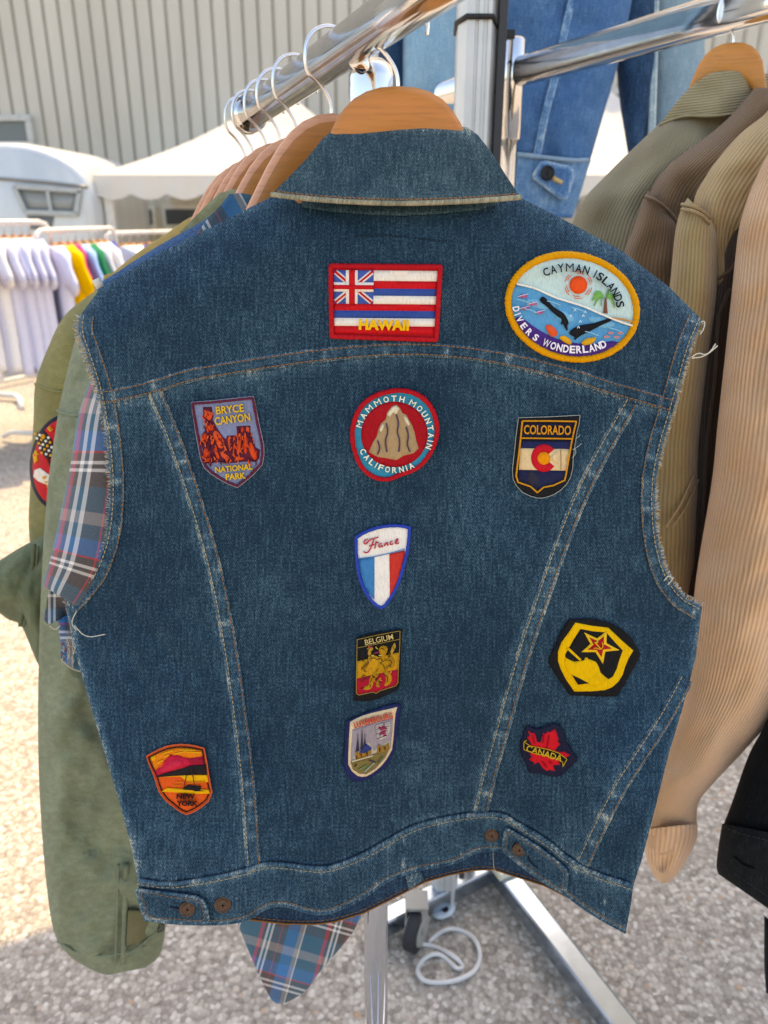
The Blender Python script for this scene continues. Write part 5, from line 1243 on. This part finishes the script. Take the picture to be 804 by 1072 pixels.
kj = thing('khaki_coat', P(160, 300, .98), 'khaki tan coat hanging farthest back, only its sloping shoulder showing', 'coat', g)
KM = fabric('#a08850', .3, 100, .001)
mb = MB(); loft(mb, [(200, 227, 240, 232, .98, .018), (190, 233, 236, 242, .978, .02), (172, 246, 232, 258, .975, .024), (150, 260, 225, 274, .972, .026), (120, 284, 215, 296, .97, .026), (108, 300, 210, 320, .97, .024), (130, 400, 210, 400, .97, .02)], KM, 5, 36, .004, 13); mb.build('body', kj)

# =================================================================== CLOTHES ON THE RIGHT RAIL
g2 = 'corduroy jackets on the right rail'
def at2(px):
    best = None
    for i in range(500):
        q = q0+RD2*(i*.003); d = q-camo.location; cz = d.y*cp-d.z*sp_; x = 402+F*d.x/cz
        if best is None or abs(x-px) < best[0]: best = (abs(x-px), q)
    return best[1]
hq = at2(772); nq = P(770, 45, hq.y)
hanger(hq, Vector((-.95, .30, 0)), hq.z-nq.z, 'pale wooden hanger in the grey olive corduroy jacket under the oval rail', '#cf8a44', group='wooden hangers on the right rail',
       arch=[(0, 0), (.012, .0012), (.021, .005), (.028, .011), (.034, .02), (.038, .032), (.043, .048), (.055, .07), (.07, .095)])
def jacket(name, base, label): return thing(name, base, label, 'jacket', g2)
j1 = jacket('corduroy_jacket', P(700, 420, 1.04), 'grey olive corduroy jacket with its collar showing, farthest left on the right rail')
C1 = '#968a6c'
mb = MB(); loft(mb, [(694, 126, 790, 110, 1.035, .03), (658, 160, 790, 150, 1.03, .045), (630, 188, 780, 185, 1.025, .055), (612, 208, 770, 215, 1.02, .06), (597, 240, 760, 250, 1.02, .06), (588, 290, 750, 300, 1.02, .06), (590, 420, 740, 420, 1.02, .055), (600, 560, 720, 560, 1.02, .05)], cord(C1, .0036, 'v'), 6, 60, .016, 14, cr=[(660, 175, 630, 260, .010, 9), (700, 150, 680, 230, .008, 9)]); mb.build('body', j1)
def C1F(px, py, l):
    t = (py-74)/50; return P(px, py, 1.0-.02*t+.0006*abs(px-755)+.004*noise.noise(Vector((px/25, py/20, 3)))-l)
mb = MB(); sheet(mb, smooth([(690, 131), (704, 112), (716, 97), (733, 83), (745, 76), (760, 73.5), (800, 77), (830, 80), (812, 92), (790, 106), (769, 119), (752, 121), (735, 121.5), (719, 121), (706, 124)], True, 1), 4, C1F, .004, .006, cord('#a1936f', .0036, 'u'), uvf=lambda x, y: (x/F*1.0, -(y+.12*x)/F*1.0)); mb.build('collar', j1)
mb = MB(); tube(mb, [C1F(x, y, .003) for x, y in densify(smooth([(690, 131), (706, 124), (719, 121), (735, 121.5), (752, 121), (769, 119), (790, 106)], False, 1), 3, False)], .002, cord('#a1936f', .0036, 'u'), 8); mb.build('collar_edge', j1)
j2 = jacket('corduroy_jacket', P(740, 420, .99), 'warm brown corduroy jacket between the grey olive and the beige ones')
C2 = '#806448'
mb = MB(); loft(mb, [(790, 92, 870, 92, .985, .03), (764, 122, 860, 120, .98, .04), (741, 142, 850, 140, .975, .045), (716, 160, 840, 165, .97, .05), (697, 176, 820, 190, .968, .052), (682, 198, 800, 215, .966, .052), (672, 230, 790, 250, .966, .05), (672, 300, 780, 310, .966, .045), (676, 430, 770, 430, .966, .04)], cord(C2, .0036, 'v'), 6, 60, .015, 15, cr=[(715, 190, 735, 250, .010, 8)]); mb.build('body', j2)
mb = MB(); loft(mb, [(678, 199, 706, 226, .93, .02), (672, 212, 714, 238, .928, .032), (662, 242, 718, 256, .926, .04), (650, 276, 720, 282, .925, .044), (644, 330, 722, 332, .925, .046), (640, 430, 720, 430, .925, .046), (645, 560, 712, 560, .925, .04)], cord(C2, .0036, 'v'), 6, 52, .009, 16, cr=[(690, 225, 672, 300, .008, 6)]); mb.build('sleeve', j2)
J2F = gsl([(678, 199, 706, 226, .93, .02), (672, 212, 714, 238, .928, .032), (662, 242, 718, 256, .926, .04), (650, 276, 720, 282, .925, .044)])
sm_ = MB(); tube(sm_, [J2F(x, y, .004) for x, y in densify(smooth([(676, 206), (690, 212), (703, 224), (711, 236)], False, 1), 3, False)], .0022, cord(C2, .003, 'u'), 8); sm_.build('sleeve_seam', j2)
j3 = jacket('corduroy_jacket', P(760, 640, .9), 'beige corduroy jacket with a long sleeve beside the peach one')
C3 = '#bb9d70'
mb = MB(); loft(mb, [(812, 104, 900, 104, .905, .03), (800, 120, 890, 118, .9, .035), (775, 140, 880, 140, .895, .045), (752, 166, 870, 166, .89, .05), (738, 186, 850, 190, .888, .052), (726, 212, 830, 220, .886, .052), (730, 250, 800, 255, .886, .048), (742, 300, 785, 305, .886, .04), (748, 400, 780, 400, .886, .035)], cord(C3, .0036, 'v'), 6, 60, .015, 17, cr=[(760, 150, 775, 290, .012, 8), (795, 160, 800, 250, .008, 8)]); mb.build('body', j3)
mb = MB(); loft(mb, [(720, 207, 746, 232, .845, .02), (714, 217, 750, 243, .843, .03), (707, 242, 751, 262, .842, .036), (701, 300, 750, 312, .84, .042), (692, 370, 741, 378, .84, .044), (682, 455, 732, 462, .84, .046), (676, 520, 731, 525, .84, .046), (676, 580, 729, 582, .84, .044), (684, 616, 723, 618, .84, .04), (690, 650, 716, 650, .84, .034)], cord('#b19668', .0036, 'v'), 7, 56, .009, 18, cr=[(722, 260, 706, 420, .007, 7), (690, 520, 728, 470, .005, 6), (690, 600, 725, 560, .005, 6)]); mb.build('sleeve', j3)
J3F = gsl([(720, 207, 746, 232, .845, .02), (714, 217, 750, 243, .843, .03), (707, 242, 751, 262, .842, .036), (701, 300, 750, 312, .84, .042), (692, 370, 741, 378, .84, .044), (682, 455, 732, 462, .84, .046), (676, 520, 731, 525, .84, .046), (676, 580, 729, 582, .84, .044)])
for o_ in (0, 5): sm_ = MB(); tube(sm_, [J3F(x, y+o_, .004) for x, y in densify(smooth([(714, 214), (725, 216), (736, 221), (743, 229)], False, 1), 3, False)], .0018, cord(C3, .003, 'u'), 8); sm_.build('sleeve_seam', j3)
for o_ in (0, 7): sm_ = MB(); tube(sm_, [J3F(x+o_, y, .003) for x, y in densify([(698, 552), (712, 530), (726, 498)], 3, False)], .0013, cord(C3, .003, 'u'), 8); sm_.build('sleeve_seam', j3)
j4 = jacket('corduroy_jacket', P(740, 812, .86), 'very dark brown corduroy jacket in the narrow gap left of the peach one')
mb = MB(); loft(mb, [(764, 222, 850, 222, .86, .02), (754, 260, 840, 260, .855, .03), (746, 320, 830, 320, .85, .034), (733, 400, 820, 400, .848, .036), (728, 500, 800, 500, .846, .036), (714, 620, 790, 620, .845, .036), (700, 700, 760, 720, .845, .034), (684, 762, 730, 770, .845, .03), (683, 806, 712, 812, .845, .026), (690, 815, 704, 815, .845, .02)], cord('#4c3a2c', .0036, 'v'), 5, 44, .006, 19); mb.build('body', j4)
sm_ = MB(); tube(sm_, [P(x, y, .813) for x, y in densify([(764, 302), (752, 330), (748, 400), (740, 460), (735, 560)], 4, False)], .0018, cord('#54422f', .003, 'u'), 8); sm_.build('sleeve_seam', j4); sm_ = MB(); tube(sm_, [P(x, y, .812) for x, y in densify([(752, 292), (764, 284), (772, 272)], 3, False)], .002, cord('#54422f', .003, 'u'), 8); sm_.build('sleeve_seam', j4)
j5 = jacket('corduroy_jacket', P(760, 925, .77), 'peach tan corduroy jacket with a long wide sleeve at the right edge')
C5 = '#dcb088'
mb = MB(); loft(mb, [(830, 128, 980, 130, .80, .03), (806, 158, 970, 160, .795, .045), (788, 194, 960, 200, .79, .055), (778, 222, 950, 240, .787, .06), (772, 250, 945, 270, .785, .062), (766, 307, 935, 330, .78, .066), (759, 372, 920, 395, .776, .068), (751, 446, 908, 470, .772, .07), (745, 505, 895, 535, .77, .07), (729, 603, 866, 640, .766, .068), (725, 654, 845, 690, .764, .066), (718, 724, 812, 747, .762, .06), (699, 781, 778, 787, .76, .052), (684, 826, 746, 821, .759, .047), (679, 846, 731, 842, .757, .044), (675, 872, 729, 872, .756, .042), (677, 896, 722, 894, .755, .038)], cord(C5, .0038, 'v'), 8, 72, .018, 20, fs_=70, cr=[(735, 740, 695, 835, .012, 9), (752, 640, 800, 600, .007, 9), (760, 690, 830, 660, .007, 8), (745, 590, 775, 520, .006, 8), (775, 260, 790, 420, .008, 9), (722, 770, 760, 735, .006, 7), (706, 800, 742, 790, .005, 5), (770, 480, 840, 560, .006, 10)]); s5 = mb.build('sleeve', j5)
mb = MB(); loft(mb, [(675, 868, 730, 862, .7555, .0455), (675, 880, 729.5, 878, .755, .045), (677, 900, 720, 899, .755, .042), (684, 916, 710, 914, .755, .035), (692, 925, 702, 923, .755, .026)], cord('#d8ac86', .0038, 'v'), 7, 60, .012, 21, fs_=30, cr=[(690, 905, 722, 872, .014, 4), (680, 880, 700, 915, .010, 4)]); mb.build('cuff', s5)
j6 = thing('denim_jacket', P(800, 960, .7), 'black denim jacket sleeve with stitched cuff at the lower right edge', 'jacket', g2)
BD = denim('#050608', '#0e1113', '#1e2124', '#4a4d50', .9)
mb = MB(); loft(mb, [(850, 620, 960, 640, .74, .05), (822, 700, 950, 720, .735, .055), (804, 752, 940, 770, .73, .058), (784, 790, 930, 810, .725, .058), (767, 838, 910, 862, .72, .058), (757, 864, 900, 892, .718, .057)], BD, 5, 44, .006, 22, wear=lambda x, y: .1); mb.build('sleeve', j6)
mb = MB(); loft(mb, [(756, 862, 898, 890, .716, .059), (753, 880, 892, 915, .716, .06), (750, 905, 886, 978, .716, .058), (752, 915, 884, 1006, .716, .056)], BD, 4, 44, .003, 23, wear=lambda x, y: .35, cap=False); c6 = mb.build('cuff', j6)
CF = lambda px, py, l: P(px, py, .716-.06*math.sqrt(max(0, 1-((px-820)/68)**2))-l)
mb = MB(); stitches(mb, [(758, 866), (775, 873), (800, 879), (815, 882)], 0, thread('#2c3034'), .003, CF); stitches(mb, [(756, 905), (775, 919), (800, 936), (815, 946)], 0, thread('#2c3034'), .003, CF)
tube(mb, [CF(x, y, .003) for x, y in densify([(768, 897), (778, 906), (790, 910)], 2, False)], .0016, thread('#0c0d10'), 6); mb.build('stitching', c6)
mb = MB(); loft(mb, [(800, 958, 830, 985, .76, .02), (800, 1010, 830, 1012, .76, .02), (802, 1040, 828, 1040, .76, .015)], BD, 3, 24, .003, 24); mb.build('body', j6)

# =================================================================== DENIM HANGING HIGH BEHIND THE RAILS
g3 = 'denim hanging high behind the rails'
DB = denim('#1a3a60', '#3f6a9c', '#6f9ac0', '#c4d0d4', .9); DL = denim('#4a7698', '#86b0cc', '#b0d0e0', '#dbe8ec', .8); DD = denim('#101d30', '#24405f', '#486c90', '#9fb0b8', .9); DP = denim('#4a6a84', '#7f9cae', '#a4bcc6', '#d5dcd8', .8)
dj = thing('denim_jacket', P(575, 230, 1.78), 'blue denim jacket sleeve with buttoned cuff hanging behind the chrome post', 'jacket', g3)
JR = [(505, -60, 668, -60, 1.78, .09), (506, 0, 662, 0, 1.77, .09), (508, 40, 650, 52, 1.765, .09), (508, 80, 638, 98, 1.76, .088), (508, 120, 626, 140, 1.76, .086), (509, 155, 618, 168, 1.76, .084)]
mb = MB(); loft(mb, JR, DB, 7, 60, .022, 30, cr=[(610, 60, 560, 110, .012, 8), (630, 90, 600, 140, .012, 6), (600, 20, 640, 40, .012, 8), (540, 60, 590, 80, .01, 8), (590, 120, 570, 150, .008, 5)], wear=lambda x, y: .3*max(0, noise.noise(Vector((x/14, y/50, 4))))); sv = mb.build('sleeve', dj)
CR = [(507, 156, 619, 167, 1.755, .092), (508, 175, 614, 182, 1.755, .094), (512, 205, 606, 208, 1.755, .092), (516, 214, 600, 226, 1.755, .09)]
mb = MB(); loft(mb, CR, DB, 4, 48, .004, 31, cap=False, wear=lambda x, y: .45); cf_ = mb.build('cuff', dj)
JF = lambda px, py, l: P(px, py, 1.755-.094*math.sqrt(max(0, 1-((px-562)/56)**2))-l)
mb = MB(); strip(mb, [(604, -20), (592, 30), (582, 78), (571, 118), (562, 164)], -4, 4, DB, -.002, .004, JF, .001, .8); strip(mb, [(652, 30), (640, 85), (625, 128), (612, 165)], -3, 5, DB, -.03, .004, JF, .001, .8); mb.build('sleeve_seam', sv)
mb = MB(); rib(mb, [(516, 157), (540, 161), (570, 165), (600, 168), (616, 167)], .004, denim('#3f6a94', '#86a6c0', '#a6bccb', '#d0d8d8', .8), JF, .004); rib(mb, [(520, 210), (545, 216), (575, 226), (598, 226)], .004, DB, JF, .003); mb.build('cuff_edge', cf_)
tp = [(566, 169), (572, 168), (600, 175), (601, 186), (594, 209), (585, 208), (558, 187), (557, 183)]
mb = MB(); sheet(mb, tp, 4, JF, .012, .006, DB, lambda x, y: min(1, math.exp(-(min(segd(x, y, a, b) for a, b in zip(tp, tp[1:]+tp[:1]))/3)**2))); tb = mb.build('cuff_tab', cf_)
mb = MB(); disc(mb, JF(573, 181.5, .013), Vector((0, -1, .15)), .014, .008, plain('black_button', '#1b1a1c', .35, .4)); mb.build('button', tb)
mb = MB(); tube(mb, [JF(x, y, .016) for x, y in ((577, 184), (582, 188), (588, 191))], .004, thread('#c9b27a'), 6); mb.build('buttonhole', tb)
l1 = thing('jeans', P(450, 120, 1.7), 'pale washed blue jeans hanging behind the round chrome rail end of the vest', 'jeans', g3)
mb = MB(); loft(mb, [(420, -60, 480, -60, 1.7, .06), (421, 0, 480, 0, 1.7, .06), (420, 60, 481, 60, 1.7, .06), (419, 110, 482, 110, 1.7, .055), (418, 150, 483, 150, 1.7, .05)], DL, 5, 36, .012, 32); mb.build('leg', l1)
mb = MB(); loft(mb, [(392, -60, 428, -60, 1.72, .05), (394, 0, 428, 0, 1.72, .05), (396, 60, 427, 60, 1.72, .05), (396, 110, 426, 110, 1.72, .045)], DD, 5, 30, .01, 33); o = mb.build('jeans', base=P(412, 110, 1.72)); tag(o, 'dark blue jeans leg beside the pale washed jeans, above the vest collar', 'jeans', g3)
for nm, rows, m, lab, sd in (('jeans', [(668, -60, 690, -60, 1.82, .06), (650, 0, 690, 0, 1.82, .06), (645, 50, 690, 50, 1.82, .06), (648, 100, 684, 100, 1.82, .055), (654, 140, 678, 140, 1.82, .05), (658, 165, 674, 165, 1.82, .045)], DD, 'dark blue narrow denim leg right of the buttoned cuff', 34),
                         ('jeans', [(676, -60, 738, -60, 1.86, .07), (676, 0, 738, 0, 1.86, .07), (676, 60, 738, 60, 1.86, .07), (674, 120, 740, 120, 1.86, .065), (672, 170, 740, 170, 1.86, .06)], DP, 'faded grey blue denim leg left of the pale wooden hanger', 35)):
    t = thing(nm, P(rows[-1][0]+10, rows[-1][1], rows[-1][4]), lab, 'jeans', g3); mb = MB(); loft(mb, rows, m, 5, 36, .01, sd, wear=lambda x, y: .3*max(0, noise.noise(Vector((x/10, y/40, 4))))); lg = mb.build('leg', t)
    x0 = rows[1][0]; mb = MB(); fx = (lambda Yq: (lambda px, py, l: P(px, py, Yq-l)))(rows[0][4]-rows[0][5]*1.02)
    if sd == 35: strip(mb, [(686, 0), (685, 60), (681, 172)], -4, 4, m, .0, .004, fx, .001, .9)
    else: strip(mb, [(650, 50), (652, 90), (657, 130)], -2, 2, m, -.035, .003, fx, .001, .9)
    mb.build('side_seam', lg)
t = thing('hanging_bar', P(560, -80, 1.8), 'thin chrome bar under the canopy from which the denim hangs', 'bar')
mb = MB(); tube(mb, [P(380, -66, 1.71), P(470, -62, 1.72), P(560, -60, 1.78), P(740, -60, 1.86), P(860, -60, 1.9)], .012, CH, 12); mb.build('tube', t)
